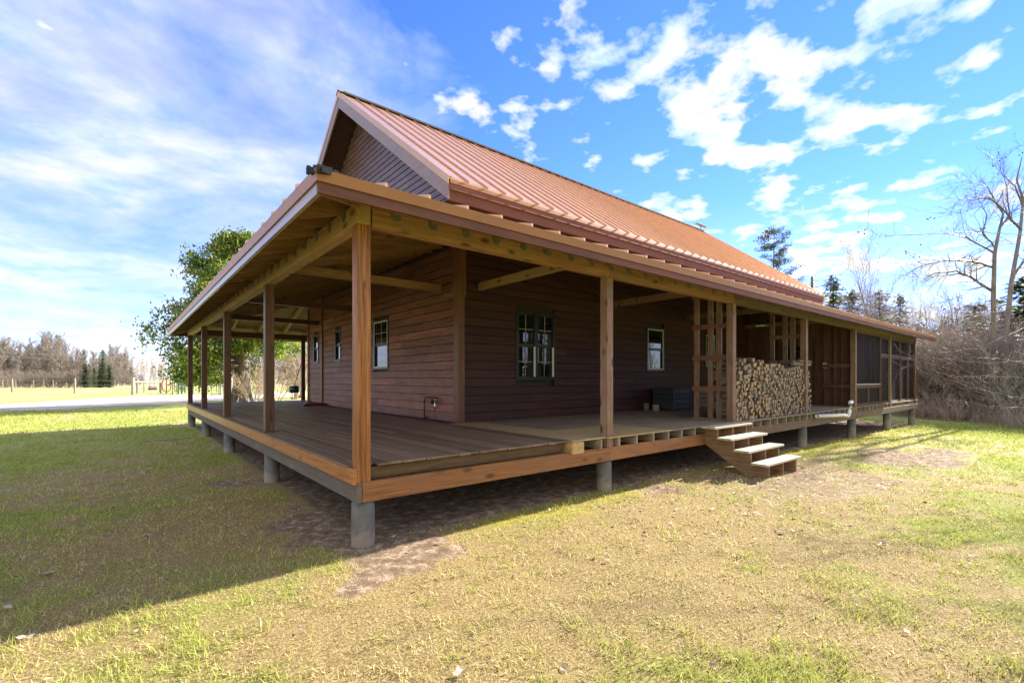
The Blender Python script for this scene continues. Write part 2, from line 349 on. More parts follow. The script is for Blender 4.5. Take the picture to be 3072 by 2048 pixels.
SC.render.film_transparent = False
SC.cycles.max_bounces = 8; SC.cycles.diffuse_bounces = 4; SC.cycles.transparent_max_bounces = 12; SC.cycles.sample_clamp_indirect = 6
# ================================================================== HOUSE
house = tag(empty('timber_house'), 'long brown timber house with copper standing seam roof and wraparound porch on concrete piers', 'house')
H = house
XE = 24.3; YE = 15.85; W = 3.42; YW = 13.33; SL = .30; YRG = 8.4
PX = [.07, 3.92, 7.90, 11.84, 15.90, 20.0, 23.86]; PY = [.07, 4.0, 8.05, 12.03, 15.78]
ZB = 3.25; ZT = 3.47
def zr(d): return 3.42 + SL * d          # underside of the rafters, d = distance in from the outer beam face
# ---- piers
for i, x in enumerate(PX):
    xx = x + .04 if i == 0 else x
    z0 = float(gz(xx, .1)) - .25
    m = MB().lathe([(.118, z0), (.117, .30), (.115, .452), (.0, .458)], 28, (xx, .125, 0))
    o = m.build('pier', M['concrete'], H, True)
    if i == 0: o['label'] = 'round concrete pier under the near corner of the deck'
for y in PY[1:]:
    MB().lathe([(.117, -.25), (.115, .452), (.0, .458)], 24, (.115, y, 0)).build('pier', M['concrete'], H, True)
for x in (4, 8, 12): MB().lathe([(.117, -.25), (.115, .452), (.0, .458)], 20, (x, YE - .12, 0)).build('pier', M['concrete'], H, True)
MB().box(3.5, 21.0, 3.5, 13.2, -.6, .62).build('foundation_wall', M['found'], H)
# ---- lower beams, rim and joists
xs = [.052] + PX[1:] + [XE]
for a, b in zip(xs[:-1], xs[1:]):
    MB().box(a + .002, b - .002, 0, .09, .46, .662).build('floor_beam', M['low_beam'] if a < 7 else M['beam_grey'], H, bevel=.004)
ys = [0.0] + PY[1:4] + [YE]
for a, b in zip(ys[:-1], ys[1:]):
    MB().box(0, .05, a, b - .003, .46, .668).build('floor_beam', M['low_beam_y'], H, bevel=.004)
MB().box(.052, XE, YE - .06, YE, .46, .668).build('floor_beam', M['low_beam'], H)
MB().box(XE - .05, XE, .092, 3.4, .46, .66).build('floor_beam', M['low_beam'], H)
MB().box(.155, 3.02, .115, .155, .664, .788).build('rim_board', M['rim'], H, bevel=.004)
MB().box(3.06, 3.30, -.03, .9, .640, .800).build('rim_block', M['fresh'], H, bevel=.003)
y = .0
for a, b in ((.0, 3.2), (3.205, 7.3), (7.305, 11.4), (11.405, YE)):
    MB().box(-.040, -.002, a, b, .645, .803).build('skirt_board', M['skirt'], H, bevel=.004)
x = 3.66
js = []
while x < XE - .05:
    if all(abs(x + .019 - p) > .10 for p in PX): js.append(x)
    x += .4415
for x in js:
    e = -.075 if 8.0 < x < 12.0 else (-.03 if x < 16 else .012)
    e += random.uniform(-.012, .012)
    MB().box(x, x + .038, e, 3.38, .664, .800).build('joist', M['joist'], H, bevel=.002)
# ---- decking
m = MB(); x = -.052
while x < 3.10:
    x1 = min(x + .138, 3.12); e = .055 + random.uniform(-.012, .012)
    yy = e if x > .1 else .145
    cuts = [yy]
    if x < .13:
        for p in PY[1:4]: cuts += [p - .073, p + .073]
        cuts += [15.70]
        for k in range(0, len(cuts), 2): m.box(x, x1 - .006, cuts[k], cuts[k + 1], .802, .828)
        if x < .0:                                            # narrow outer lip that runs past the posts
            for p in PY[1:4]: m.box(x, -.003, p - .071, p + .071, .802, .827)
    else:
        top = YE - 2.5; p = yy
        while p < top:
            q = min(top, p + random.choice([2.4, 3.0, 3.6, 4.2, 4.9])); m.box(x, x1 + .002, p, q - .002, .802, .828 + random.uniform(-.0012, .0012)); p = q
    x += .144
m.build('deck_boards', M['deck'], H, bevel=.003)
m = MB(); y = YE - 2.5
while y < YE + .03:
    p = .10
    while p < XE:
        q = p + random.choice([3.0, 3.6, 4.9]); m.box(p, q - .003, y, y + .138, .802, .828); p = q
    y += .144
m.build('deck_boards', M['deck_x'], H, bevel=.003)
def sheet(x0, x1, y0, y1, mat, z=.802): return MB().box(x0, x1, y0, y1, z, z + .019).build('plywood_sheet', mat, H)
PN = M['ply_new']; PO = M['ply']
sheet(3.125, 3.84, .03, 3.40, PN); sheet(3.843, 5.55, -.035, 1.22, PN)
x = 3.843; k = 0
sheet(3.843, 5.55, 1.223, 3.4, PO)
for a, b in ((5.553, 7.99), (7.993, 10.43), (10.433, 12.87), (12.873, 15.3), (15.303, 17.7), (17.703, 20.1), (20.103, 22.5), (22.503, XE)):
    e = -.095 if 8 < (a + b) / 2 < 12 else -.035
    if (a + b) / 2 > 16: e = .0
    sheet(a, b, e, 1.22, PO); sheet(a - .6, b - .603, 1.223, 2.44, PO) if a > 6 else sheet(a, b - .603, 1.223, 2.44, PO)
    sheet(a, b, 2.443, 3.40, PO)
# ---- posts
def post(x, y, z0, mat, z1=ZB - .002, label=None):
    o = MB().box(-.07, .07, -.07, .07, 0, z1 - z0).build('post', mat, H, bevel=.006); o.location = (x, y, z0)
    if label: o['label'] = label
    return o
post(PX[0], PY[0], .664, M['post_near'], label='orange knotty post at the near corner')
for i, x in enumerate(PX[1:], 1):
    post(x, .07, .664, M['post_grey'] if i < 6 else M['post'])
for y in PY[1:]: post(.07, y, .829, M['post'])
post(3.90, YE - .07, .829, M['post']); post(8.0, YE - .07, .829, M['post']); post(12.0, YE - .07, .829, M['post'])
# ---- upper beams
for a, b in zip([.152] + PX[1:], PX[1:] + [24.0]):
    o = MB().box(a + .003, b - .003, 0, .14, ZB, ZT).build('porch_beam', M['beam'] if a < 7 else M['beam_grey'], H, bevel=.006)
for a, b in zip([0.0] + PY[1:4], PY[1:4] + [YE]):
    o = MB().box(0, .14, a + .003, b - .003, ZB, ZT - .01).build('porch_beam', M['beam_y'], H, bevel=.006)
MB().box(.145, XE, YE - .14, YE, ZB, ZT).build('porch_beam', M['post'], H, bevel=.006)
def halfplate(c, axis, w=.055, h0=3.345, h1=3.468):
    pts = [(-w, h1), (-w, h0 + .035)] + [(w * math.cos(PI + t * PI / 8), h0 + .035 + .035 * math.sin(PI + t * PI / 8)) for t in range(1, 8)] + [(w, h0 + .035), (w, h1)]
    m = MB()
    if axis == 'x': m.extrude([(c + a, -.006, z) for a, z in pts], (0, .005, 0))
    else: m.extrude([(-.006, c + a, z) for a, z in pts], (.005, 0, 0))
    return m
RX = [.412 + .4415 * k for k in range(54)]; RY = [.365 + .4515 * k for k in range(35)]
for x in RX: halfplate(x, 'x').build('rafter_plate', M['teal'], H)
for y in RY: halfplate(y, 'y', .045).build('rafter_plate', M['teal'], H)
for x in PX[1:4]:     # rounded connector plates at the post heads
    MB().extrude([(x - .05, -.004, 3.245), (x - .05, -.004, 3.19), (x - .025, -.004, 3.155), (x + .025, -.004, 3.155), (x + .05, -.004, 3.19), (x + .05, -.004, 3.245)], (0, .003, 0)).build('post_plate', M['beam'], H)
for y in PY[1:4]:
    MB().extrude([(.1435, y - .05, 3.245), (.1435, y - .05, 3.19), (.1435, y - .025, 3.155), (.1435, y + .025, 3.155), (.1435, y + .05, 3.19), (.1435, y + .05, 3.245)], (-.003, 0, 0)).build('post_plate', M['beam'], H)
# ---- tie beams at every post
for y in PY[1:4]: MB().box(.142, W - .02, y + .06, y + .15, 3.53, 3.68).build('tie_beam', M['beam'] if y < 6 else M['post'], H, bevel=.005)
for x in PX[1:6]: MB().box(x - .045, x + .045, .142, W - .02, 3.53, 3.68).build('tie_beam', M['beam_y'] if x < 6 else M['post_grey'], H, bevel=.005)
# ---- rafters
RT = .038; RH = .150; E0 = -.50
def raf_left(y):
    xe = min(W - .03, y - .02, 15.85 - y - .02)
    if xe < -.3: return
    p = [(E0, zr(E0)), (xe, zr(xe)), (xe, zr(xe) + RH), (E0, zr(E0) + RH)]
    MB().extrude([(a, y - RT / 2, z) for a, z in p], (0, RT, 0)).build('rafter', M['rafter'], H)
def raf_right(x):
    ye = min(W - .03, x - .02)
    p = [(E0, zr(E0)), (ye, zr(ye)), (ye, zr(ye) + RH), (E0, zr(E0) + RH)]
    MB().extrude([(x - RT / 2, a, z) for a, z in p], (RT, 0, 0)).build('rafter', M['rafter_y'], H)
for y in RY: raf_left(y)
for x in RX: raf_right(x)
for k in range(11):                       # far porch rafters, light from below painted in with the paler beam wood
    x = .45 + .90 * k; yi = max(YW, YE - x - .05) if x < 3.4 else YW + .02
    if x < 3.4: yi = max(12.5, YE - x + .02)
    d0 = E0; d1 = YE - yi
    MB().extrude([(x - .045, YE - d0, zr(d0)), (x - .045, YE - d1, zr(d1)), (x - .045, YE - d1, zr(d1) + RH), (x - .045, YE - d0, zr(d0) + RH)], (.09, 0, 0)).build('rafter', M['beam_y'], H)
def hip(x0, y0, x1, y1, z0, z1):
    d = Vector((x1 - x0, y1 - y0, 0)).normalized(); n = Vector((-d.y, d.x, 0)) * .022
    a = Vector((x0, y0, z0)); b = Vector((x1, y1, z1)); up = Vector((0, 0, RH))
    MB().hexa([a - n, a + n, b + n, b - n, a - n + up, a + n + up, b + n + up, b - n + up]).build('hip_rafter', M['rafter'], H)
hip(E0, E0, W, W, zr(E0) - .02, zr(W) - .02); hip(E0, YE - E0, W, YE - W, zr(E0) - .02, zr(W) - .02)
# ---- porch roof: board ceiling, metal skin, seams, drip edges, fascia
OV = -.55; XR = XE + .25; YR = YE + .55; TH = .152
def zt(d): return zr(d) + TH
zi = lambda d: zt(d) + .026
def slab(poly, dist, name, mat, t0, t1):
    n = len(poly); lo_ = [(x, y, zr(d) + t0) for (x, y), d in zip(poly, dist)]; hi = [(x, y, zr(d) + t1) for (x, y), d in zip(poly, dist)]
    MB().add(lo_ + hi, [tuple(range(n - 1, -1, -1)), tuple(range(n, 2 * n))] + [(i, (i + 1) % n, n + (i + 1) % n, n + i) for i in range(n)]).build(name, mat, H)
WD = W + .0
right = [(OV, OV), (XR, OV), (XR, WD), (WD, WD)]; rd = [OV, OV, WD, WD]
yk = YE - WD
left = [(OV, OV), (WD, WD), (WD, yk), (OV, YR)]; ldist = [OV, WD, WD, OV]
far = [(OV, YR), (WD, yk), (WD, YW), (XR, YW), (XR, YR)]; fd = [OV, WD, YE - YW, YE - YW, OV]
slab(right, rd, 'porch_ceiling', M['ceiling_x'], TH, TH + .022); slab(left, ldist, 'porch_ceiling', M['ceiling'], TH, TH + .022); slab(far, fd, 'porch_ceiling', M['ceiling_x'], TH, TH + .022)
slab(right, rd, 'porch_roof', M['copper'], TH + .026, TH + .032); slab(left, ldist, 'porch_roof', M['copper'], TH + .026, TH + .032); slab(far, fd, 'porch_roof', M['copper'], TH + .026, TH + .032)
m = MB(); zs = TH + .030
def seam(m, p0, p1, side, w=.014, h=.036, flare=True):
    p0 = Vector(p0); p1 = Vector(p1); s = Vector(side) * w; up = Vector((0, 0, h))
    m.hexa([p0 - s, p0 + s, p1 + s, p1 - s, p0 - s + up, p0 + s + up, p1 + s + up, p1 - s + up])
x = .040
while x < XR - .1:
    ye = min(WD, x - .03); m_ = m
    if ye > OV + .2: seam(m, (x, OV - .035, zr(OV) + zs - .004), (x, ye, zr(ye) + zs), (1, 0, 0))
    x += .4415
y = -.03
while y < YR - .3:
    xe = min(WD, y - .03, YE - y - .03)
    if xe > OV + .2: seam(m, (OV - .035, y, zr(OV) + zs - .004), (xe, y, zr(xe) + zs), (0, 1, 0))
    y += .4575
m.build('roof_seam', M['copper'], H)
def edge_right(y0, y1, z0, z1, name, mat, x0, bev=.003): return MB().box(x0, XR, y0, y1, z0, z1).build(name, mat, H, bevel=bev)
ZD = zr(OV) + TH + .030
m = MB(); m.hexa([(OV - .012, OV - .012, ZD - .095), (XR, OV - .012, ZD - .095), (XR, OV, ZD - .095), (OV, OV, ZD - .095), (OV - .03, OV - .03, ZD), (XR, OV - .03, ZD), (XR, OV, ZD), (OV, OV, ZD)])
m.hexa([(OV - .012, OV - .012, ZD - .095), (OV, OV, ZD - .095), (OV, YR, ZD - .095), (OV - .012, YR, ZD - .095), (OV - .03, OV - .03, ZD), (OV, OV, ZD), (OV, YR, ZD), (OV - .03, YR, ZD)])
m.build('drip_edge', M['copper_edge'], H)
for a, b in ((OV + .006, 3.0), (3.004, 7.8), (7.804, 12.6), (12.604, 17.4), (17.404, XR)):
    MB().box(a, b, OV + .004, OV + .042, 3.248, ZD - .085).build('fascia', M['fascia'], H, bevel=.002)
for a, b in ((OV + .045, 4.6), (4.604, 9.4), (9.404, 14.0), (14.004, YR)):
    MB().box(OV + .004, OV + .042, a, b, 3.248, ZD - .085).build('fascia', M['fascia_y'], H, bevel=.002)
MB().box(OV + .045, XR, YR - .04, YR, 3.248, ZD - .02).build('fascia', M['fascia'], H)
# bumpy black closure strip and hip cap along the near hip
m = MB(); P = []; 
for k in range(110):
    t = OV - .025 + k * .0075; z = zr(t) + TH + .02
    for s in (-1, 1):
        o = random.uniform(.01, .085); h = random.uniform(.025, .055) - o * .25
        c = Vector((t + s * o * .7, t - s * o * .7, z))
        m.box(c.x - .013, c.x + .013, c.y - .013, c.y + .013, c.z - .03, c.z + h)
m.build('hip_closure', M['black'], H)
m = MB()
for s in (-1, 1):
    a = Vector((.36, .36, zr(.36) + TH + .115)); b = Vector((WD, WD, zr(WD) + TH + .115)); o = Vector((s * .13, -s * .13, -.035)); u = Vector((0, 0, .006))
    m.hexa([a, b, b + o, a + o, a + u, b + u, b + o + u, a + o + u])
m.build('hip_cap', M['copper'], H)
# ---- walls: horizontal boards, each board its own strip
def siding_left(y0, y1, z0, z1, x, name, mat, holes=(), h=.178, ztop=None):
    m = MB(); z = z0
    while z < z1:
        za = z; zb = min(z + h, z1); p = y0 + random.uniform(-2.5, 0)
        while p < y1:
            q = p + random.choice([2.4, 3.0, 3.6, 4.2, 4.8]); a = max(p, y0); b = min(q, y1)
            if ztop: 
                lim0, lim1 = ztop((za + zb) / 2); a = max(a, lim0); b = min(b, lim1)
            segs = [(a, b)]
            for (hy0, hy1, hz0, hz1) in holes:
                if zb > hz0 + .02 and za < hz1 - .02:
                    n_ = []
                    for s0, s1 in segs:
                        if hy1 <= s0 or hy0 >= s1: n_.append((s0, s1)); continue
                        if hy0 > s0: n_.append((s0, hy0))
                        if hy1 < s1: n_.append((hy1, s1))
                    segs = n_
            for s0, s1 in segs:
                if s1 - s0 < .01: continue
                s1 -= .003
                m.hexa([(x - .024, s0, za), (x + .02, s0, za), (x + .02, s1, za), (x - .024, s1, za), (x - .010, s0, zb - .012), (x + .02, s0, zb - .012), (x + .02, s1, zb - .012), (x - .010, s1, zb - .012)])
            p = q
        z += h
    return m.build(name, mat, H)
WL = [(12.19, 12.71, 2.24, 3.25), (10.03, 10.53, 2.24, 3.25), (6.64, 7.59, 1.94, 3.25)]
WR = [(4.90, 6.08, 1.67, 3.23), (9.75, 10.64, 1.92, 3.19), (12.99, 13.69, 2.05, 3.2), (18.45, 19.1, 1.9, 3.2)]
siding_left(W, YW, .83, 4.58, W, 'wall', M['siding'], WL)
MB().box(W + .06, W + .16, W + .06, YW, .7, 5.0).build('wall_core', M['soffit_dark'], H)
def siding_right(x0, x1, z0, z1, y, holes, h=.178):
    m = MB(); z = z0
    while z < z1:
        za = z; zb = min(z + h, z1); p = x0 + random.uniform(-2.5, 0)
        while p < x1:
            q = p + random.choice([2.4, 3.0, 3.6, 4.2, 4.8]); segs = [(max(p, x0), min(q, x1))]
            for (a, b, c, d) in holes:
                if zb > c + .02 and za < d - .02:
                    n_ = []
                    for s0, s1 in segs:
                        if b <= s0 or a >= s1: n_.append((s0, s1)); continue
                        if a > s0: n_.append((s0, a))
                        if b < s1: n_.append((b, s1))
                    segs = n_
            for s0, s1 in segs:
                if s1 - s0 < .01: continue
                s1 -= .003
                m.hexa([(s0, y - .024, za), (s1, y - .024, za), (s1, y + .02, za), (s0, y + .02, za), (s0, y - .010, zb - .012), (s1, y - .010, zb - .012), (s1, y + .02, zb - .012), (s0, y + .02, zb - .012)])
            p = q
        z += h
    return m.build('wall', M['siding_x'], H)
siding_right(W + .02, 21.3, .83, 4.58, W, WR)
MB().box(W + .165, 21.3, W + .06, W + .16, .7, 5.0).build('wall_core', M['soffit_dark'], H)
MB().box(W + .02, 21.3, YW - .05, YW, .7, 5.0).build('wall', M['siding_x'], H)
MB().extrude([(21.2, W, .7), (21.2, YW, .7), (21.2, YW, 5.5), (21.2, YRG, 9.1), (21.2, W, 5.5)], (.1, 0, 0)).build('wall', M['siding'], H)
# corner boards
MB().box(W - .052, W - .026, W - .03, W + .12, .829, 3.36).build('corner_board', M['trim'], H, bevel=.003)
MB().box(W - .051, W + .10, W - .057, W - .031, .829, 3.36).build('corner_board', M['trim'], H, bevel=.003)
MB().box(W - .062, W - .026, W - .04, W + .15, 3.363, 4.42).build('corner_board', M['trim'], H, bevel=.003)
MB().box(W - .061, W + .13, W - .068, W - .041, 3.363, 4.42).build('corner_board', M['trim'], H, bevel=.003)
MB().box(W - .060, W - .022, YW - .10, YW + .01, .829, 4.2).build('corner_board', M['trim'], H, bevel=.003)
MB().box(W - .062, W - .022, 11.72, 11.82, .829, 4.42).build('corner_board', M['trim'], H, bevel=.003)
MB().box(W - .05, W - .01, 3.6, 13.2, 4.40, 4.58).build('ledger', M['soffit_dark'], H)
# ---- windows
def window(side, a0, a1, z0, z1, cols, rows, white=False, double=False, strips=False, meet=True):
    def bx(m, u0, u1, za, zb, d0, d1):
        if side == 'L': m.box(W - d1, W - d0, u0, u1, za, zb)
        else: m.box(u0, u1, W - d1, W - d0, za, zb)
    t = .055; m = MB()
    bx(m, a0, a1, z1 - t, z1, -.03, .035); bx(m, a0, a1, z0, z0 + t, -.03, .035)
    bx(m, a0, a0 + t, z0 + t, z1 - t, -.03, .034); bx(m, a1 - t, a1, z0 + t, z1 - t, -.03, .034)
    fr = m.build('window', M['green_frame'], H, bevel=.003)
    us = [(a0 + t, a1 - t)]
    if double:
        c = (a0 + a1) / 2; us = [(a0 + t, c - .05), (c + .05, a1 - t)]; mm = MB(); bx(mm, c - .05, c + .05, z0 + t, z1 - t, -.03, .033); mm.build('mullion', M['green_frame'], fr)
    for u0, u1 in us:
        zm = (z0 + z1) / 2
        for za, zb, dd in ((z0 + t, zm, -.012), (zm, z1 - t, .0)):
            p = MB(); bx(p, u0, u1, za, zb, dd - .02, dd - .008); p.build('pane', M['glass'], fr)
        s = MB()
        for za, zb, dd in ((z0 + t, zm - .004, -.010), (zm + .004, z1 - t, .004)):
            for (c0, c1, e0, e1) in ((u0, u0 + .028, za, zb), (u1 - .028, u1, za, zb), (u0 + .028, u1 - .028, za, za + .032), (u0 + .028, u1 - .028, zb - .032, zb)): bx(s, c0, c1, e0, e1, dd - .006, dd + .012)
        s.build('sash', M['green_frame'], fr)
        g = MB()
        for za, zb, dd in ((z0 + t, zm, -.006), (zm, z1 - t, .006)):
            if white and za < zm - .01: continue
            for k in range(1, cols): c = u0 + (u1 - u0) * k / cols; bx(g, c - .008, c + .008, za + .03, zb - .03, dd - .012, dd - .003)
            for k in range(1, rows): c = za + (zb - za) * k / rows; bx(g, u0 + .03, u1 - .03, c - .008, c + .008, dd - .0121, dd - .0031)
        if g.v: g.build('muntin', M['muntin'], fr)
        if white:
            s = MB()
            for (c0, c1, e0, e1) in ((u0, u0 + .026, z0 + t, z1 - t), (u1 - .026, u1, z0 + t, z1 - t), (u0 + .026, u1 - .026, z0 + t, z0 + t + .026), (u0 + .026, u1 - .026, z1 - t - .026, z1 - t)): bx(s, c0, c1, e0, e1, .018, .030)
            s.build('inner_trim', M['white'], fr)
        if strips:
            s = MB(); bx(s, u1 - .022, u1 + .022, z0 + t + .02, zm - .02, .015, .036); s.build('side_strip', M['white'], fr)
    return fr
window('L', *WL[0], 1, 1); window('L', *WL[1], 1, 1); window('L', *WL[2], 2, 2, white=True)
window('R', *WR[0], 2, 2, double=True, strips=True); window('R', *WR[1], 1, 1, white=True); window('R', *WR[2], 1, 1, white=True); window('R', *WR[3], 1, 1, white=True)
# ---- main roof
XA, XB = 2.74, 22.0; YRG = 8.4; ZRG = 9.52; YEV = 2.74; ZEV = 5.36; SS = (ZRG - ZEV) / (YRG - YEV); YEF = 2 * YRG - YEV
def zmr(y): return ZEV + SS * (min(y, 2 * YRG - y) - YEV)
# gable wall boards between the porch roof and the rafters
siding_left(W, YW, 4.55, 9.3, W - .02, 'gable_wall', M['gable'], h=.150, ztop=lambda z: (max(W, YRG - (ZRG - .28 - z) / SS), min(YW, YRG + (ZRG - .28 - z) / SS)))
MB().add([(W + .02, W, 4.4), (W + .02, YW, 4.4), (W + .02, YW, 5.6), (W + .02, YRG, 9.2), (W + .02, W, 5.6)], [(0, 1, 2, 3, 4)]).build('wall_core', M['soffit_dark'], H)
nrm = Vector((0, -SS, 1)).normalized()
for s in (1, -1):
    f = (lambda y: y) if s == 1 else (lambda y: 2 * YRG - y)
    t = .035
    m = MB(); m.hexa([(XA + .02, f(YEV), ZEV - t), (XB, f(YEV), ZEV - t), (XB, YRG, ZRG - t), (XA + .02, YRG, ZRG - t), (XA + .02, f(YEV), ZEV), (XB, f(YEV), ZEV), (XB, YRG, ZRG), (XA + .02, YRG, ZRG)])
    r = m.build('main_roof', M['copper'], H)
    m = MB(); x = XA + .442
    while x < XB - .05:
        a = Vector((x, f(YEV - .04), zmr(YEV) - .04 * SS)); b = Vector((x, YRG, ZRG)); w = Vector((.010, 0, 0)); u = Vector((0, 0, .042))
        m.hexa([a - w, a + w, b + w, b - w, a - w + u, a + w + u, b + w + u, b - w + u]); x += .442
    m.build('roof_seam', M['copper'], r)
    # soffit boards under the overhanging gable
    m = MB(); k = 0; y = YEV + .05
    while y < YRG - .02:
        y1 = y + .13
        m.hexa([(XA + .05, f(y), zmr(y) - .24), (W - .03, f(y), zmr(y) - .24), (W - .03, f(y1 - .008), zmr(y1 - .008) - .24), (XA + .05, f(y1 - .008), zmr(y1 - .008) - .24),
                (XA + .05, f(y), zmr(y) - .22), (W - .03, f(y), zmr(y) - .22), (W - .03, f(y1 - .008), zmr(y1 - .008) - .22), (XA + .05, f(y1 - .008), zmr(y1 - .008) - .22)]); y = y1
    m.build('soffit', M['soffit_dark'], H)
    # rake board and metal rake trim
    m = MB(); lo_ = .36
    m.extrude([(XA + .012, f(YEV + .02), ZEV - .11), (XA + .012, YRG, ZRG - .11), (XA + .012, YRG, ZRG - .11 - lo_ * .86), (XA + .012, f(YEV + .30), zmr(YEV + .30) - .42), (XA + .012, f(YEV + .02), ZEV - .40)], (.036, 0, 0))
    m.build('rake_board', M['rake'], H, bevel=.003)
    m = MB(); m.extrude([(XA, f(YEV - .012), ZEV + .012), (XA, YRG, ZRG + .022), (XA, YRG, ZRG - .125), (XA, f(YEV - .012), ZEV - .135)], (.014, 0, 0))
    m.hexa([(XA + .014, f(YEV - .012), ZEV + .004), (XA + .11, f(YEV - .012), ZEV + .004), (XA + .11, YRG, ZRG + .012), (XA + .014, YRG, ZRG + .012), (XA + .014, f(YEV - .012), ZEV + .014), (XA + .11, f(YEV - .012), ZEV + .014), (XA + .11, YRG, ZRG + .022), (XA + .014, YRG, ZRG + .022)])
    m.build('rake_trim', M['copper'], H)
    # eave: metal drip, two stepped fascia boards, soffit
    y0 = f(YEV)
    def eb(a, b, z0, z1, name, mat):
        p, q = sorted((f(a), f(b))); MB().box(XA + .05, XB - .02, p, q, z0, z1).build(name, mat, H, bevel=.003)
    eb(YEV - .004, YEV + .02, ZEV - .105, ZEV - .036, 'drip_edge', M['copper_edge'])
    eb(YEV + .006, YEV + .045, ZEV - .215, ZEV - .107, 'fascia', M['fascia'])
    eb(YEV + .047, YEV + .085, ZEV - .40, ZEV - .150, 'fascia', M['fascia'])
    eb(YEV + .087, W + .02, ZEV - .40, ZEV - .38, 'soffit', M['soffit_dark'])
m = MB()
for s in (1, -1):
    a = Vector((XA - .01, YRG, ZRG + .075)); b = Vector((XB + .01, YRG, ZRG + .075)); o = Vector((0, -s * .16, -.16 * SS + .0)); u = Vector((0, 0, .008))
    m.hexa([a, b, b + o, a + o, a + u, b + u, b + o + u, a + o + u])
m.build('ridge_cap', M['copper'], H)
MB().box(XA + .1, XB - .1, YRG - .15, YRG + .15, ZRG - .07, ZRG + .0).build('ridge_closure', M['black'], H)
MB().box(W, 21.3, W + .01, W + .05, 4.5, 5.2).build('upper_wall', M['siding_x'], H)
# ---- firewood racks: uprights and rails at two bays, one more against the screened room
def rack(x, side, zlo=.822):
    base = MB().box(x - .05, x + .09, .145, 1.02, zlo, zlo + .038).build('rack_frame', M['post_grey'], H, bevel=.003)
    for y in (.33, .52, .84): MB().box(x, x + .04, y - .0, y + .115, zlo + .04, zr(y) + .1).build('upright', M['post_grey'], base, bevel=.003)
    for z in (1.435, 2.10, 2.775):
        MB().box(x - .044, x - .004, .07, .97, z, z + .10).build('rail', M['trim'] if side else M['post_grey'], base, bevel=.003)
    MB().box(x - .01, x + .05, .145, 1.0, 3.47, 3.51).build('top_plate', M['post_grey'], base)
    return base
rack(8.0, True); rack(11.95, False)
b = MB().box(15.86, 15.98, .15, 1.02, .822, .86).build('rack_frame', M['screenframe'], H)
for y in (.36, .56, .84): MB().box(15.94, 15.98, y, y + .06, .86, 3.5).build('upright', M['screenframe'], b)
for z in (1.41, 2.06): MB().box(15.89, 15.936, .12, .97, z, z + .12).build('rail', M['screenframe'], b)
# ---- screened room at the far end
m = MB(); y = .15
while y < 3.36:
    m.box(16.02, 16.05, y, y + .14, .83, zr(y) + .1); y += .146
m.build('end_wall', M['screenframe'], H)
d = MB().box(15.975, 16.012, 1.32, 2.20, .84, 2.92).build('door', M['screenframe'], H)
MB().box(15.960, 15.973, 1.44, 2.08, 1.75, 2.8).build('pane', M['glass'], d)
MB().lathe([(0, 0), (.028, .0), (.03, .05), (0, .055)], 12, (15.95, 1.40, 1.85)).build('handle', M['chrome'], d)
for y in (1.08, 1.27, 2.22): MB().box(15.955, 16.013, y, y + .08, .83, 3.0).build('door_trim', M['screenframe'], H)
MB().box(15.905, 15.935, .80, .92, 2.05, 2.21).build('switch_box', M['white'], H, bevel=.004)
mem = MB()
SX = [15.98, 18.78, 20.06, 21.55, 22.72, 23.87]
MB().box(15.98, 23.92, .045, .10, .823, .87).build('screen_sill', M['screenframe'], H, bevel=.003)
MB().box(15.98, 23.92, .045, .10, 3.17, 3.245).build('screen_head', M['screenframe'], H)
for x in SX: MB().box(x, x + .075, .03, .115, .872, 3.168).build('screen_stud', M['screenframe'], H, bevel=.003)
def panel(x0, x1, z0, z1, y=.07):
    f_ = MB(); t = .035
    f_.box(x0, x0 + t, y - .015, y + .015, z0, z1); f_.box(x1 - t, x1, y - .015, y + .015, z0, z1); f_.box(x0 + t, x1 - t, y - .014, y + .014, z0, z0 + t); f_.box(x0 + t, x1 - t, y - .014, y + .014, z1 - t, z1)
    p = f_.build('screen_panel', M['screenframe'], H)
    MB().box(x0 + t, x1 - t, y - .002, y + .002, z0 + t, z1 - t).build('mesh_screen', M['screen'], p)
MB().box(16.06, 18.775, .035, .11, 1.43, 1.515).build('screen_rail', M['screenframe'], H, bevel=.003)
panel(16.07, 17.40, .875, 1.425); panel(17.46, 18.77, .875, 1.425); MB().box(17.405, 17.455, .045, .10, .872, 1.428).build('screen_stud', M['screenframe'], H)
MB().box(16.07, 17.44, .066, .070, 1.52, 3.16).build('mesh_screen', M['screen'], H); MB().box(17.48, 18.77, .066, .070, 1.52, 3.16).build('mesh_screen', M['screen'], H)
MB().box(17.442, 17.478, .05, .09, 1.518, 3.165).build('screen_stud', M['black_iron'], H)
MB().box(16.07, 18.77, .032, .06, 1.517, 1.535).build('screen_bead', M['white'], H)
for a, b_ in zip(SX[1:-1], SX[2:]):
    MB().box(a + .078, b_ - .003, .035, .11, 2.49, 2.565).build('screen_rail', M['screenframe'], H, bevel=.003)
    panel(a + .08, b_ - .005, .875, 2.485); panel(a + .08, b_ - .005, 2.57, 3.165)
m = MB(); x = 16.1
while x < 23.8: m.box(x, x + .135, .125, .145, .872, 1.425 if x < 18.8 else 2.485); x += .141
m.build('inner_boards', M['trim'], H)
m = MB(); y = .2
while y < 3.4: m.box(23.86, 23.89, y, y + .14, .83, zr(y) + .1); y += .146
m.build('end_wall', M['screenframe'], H)
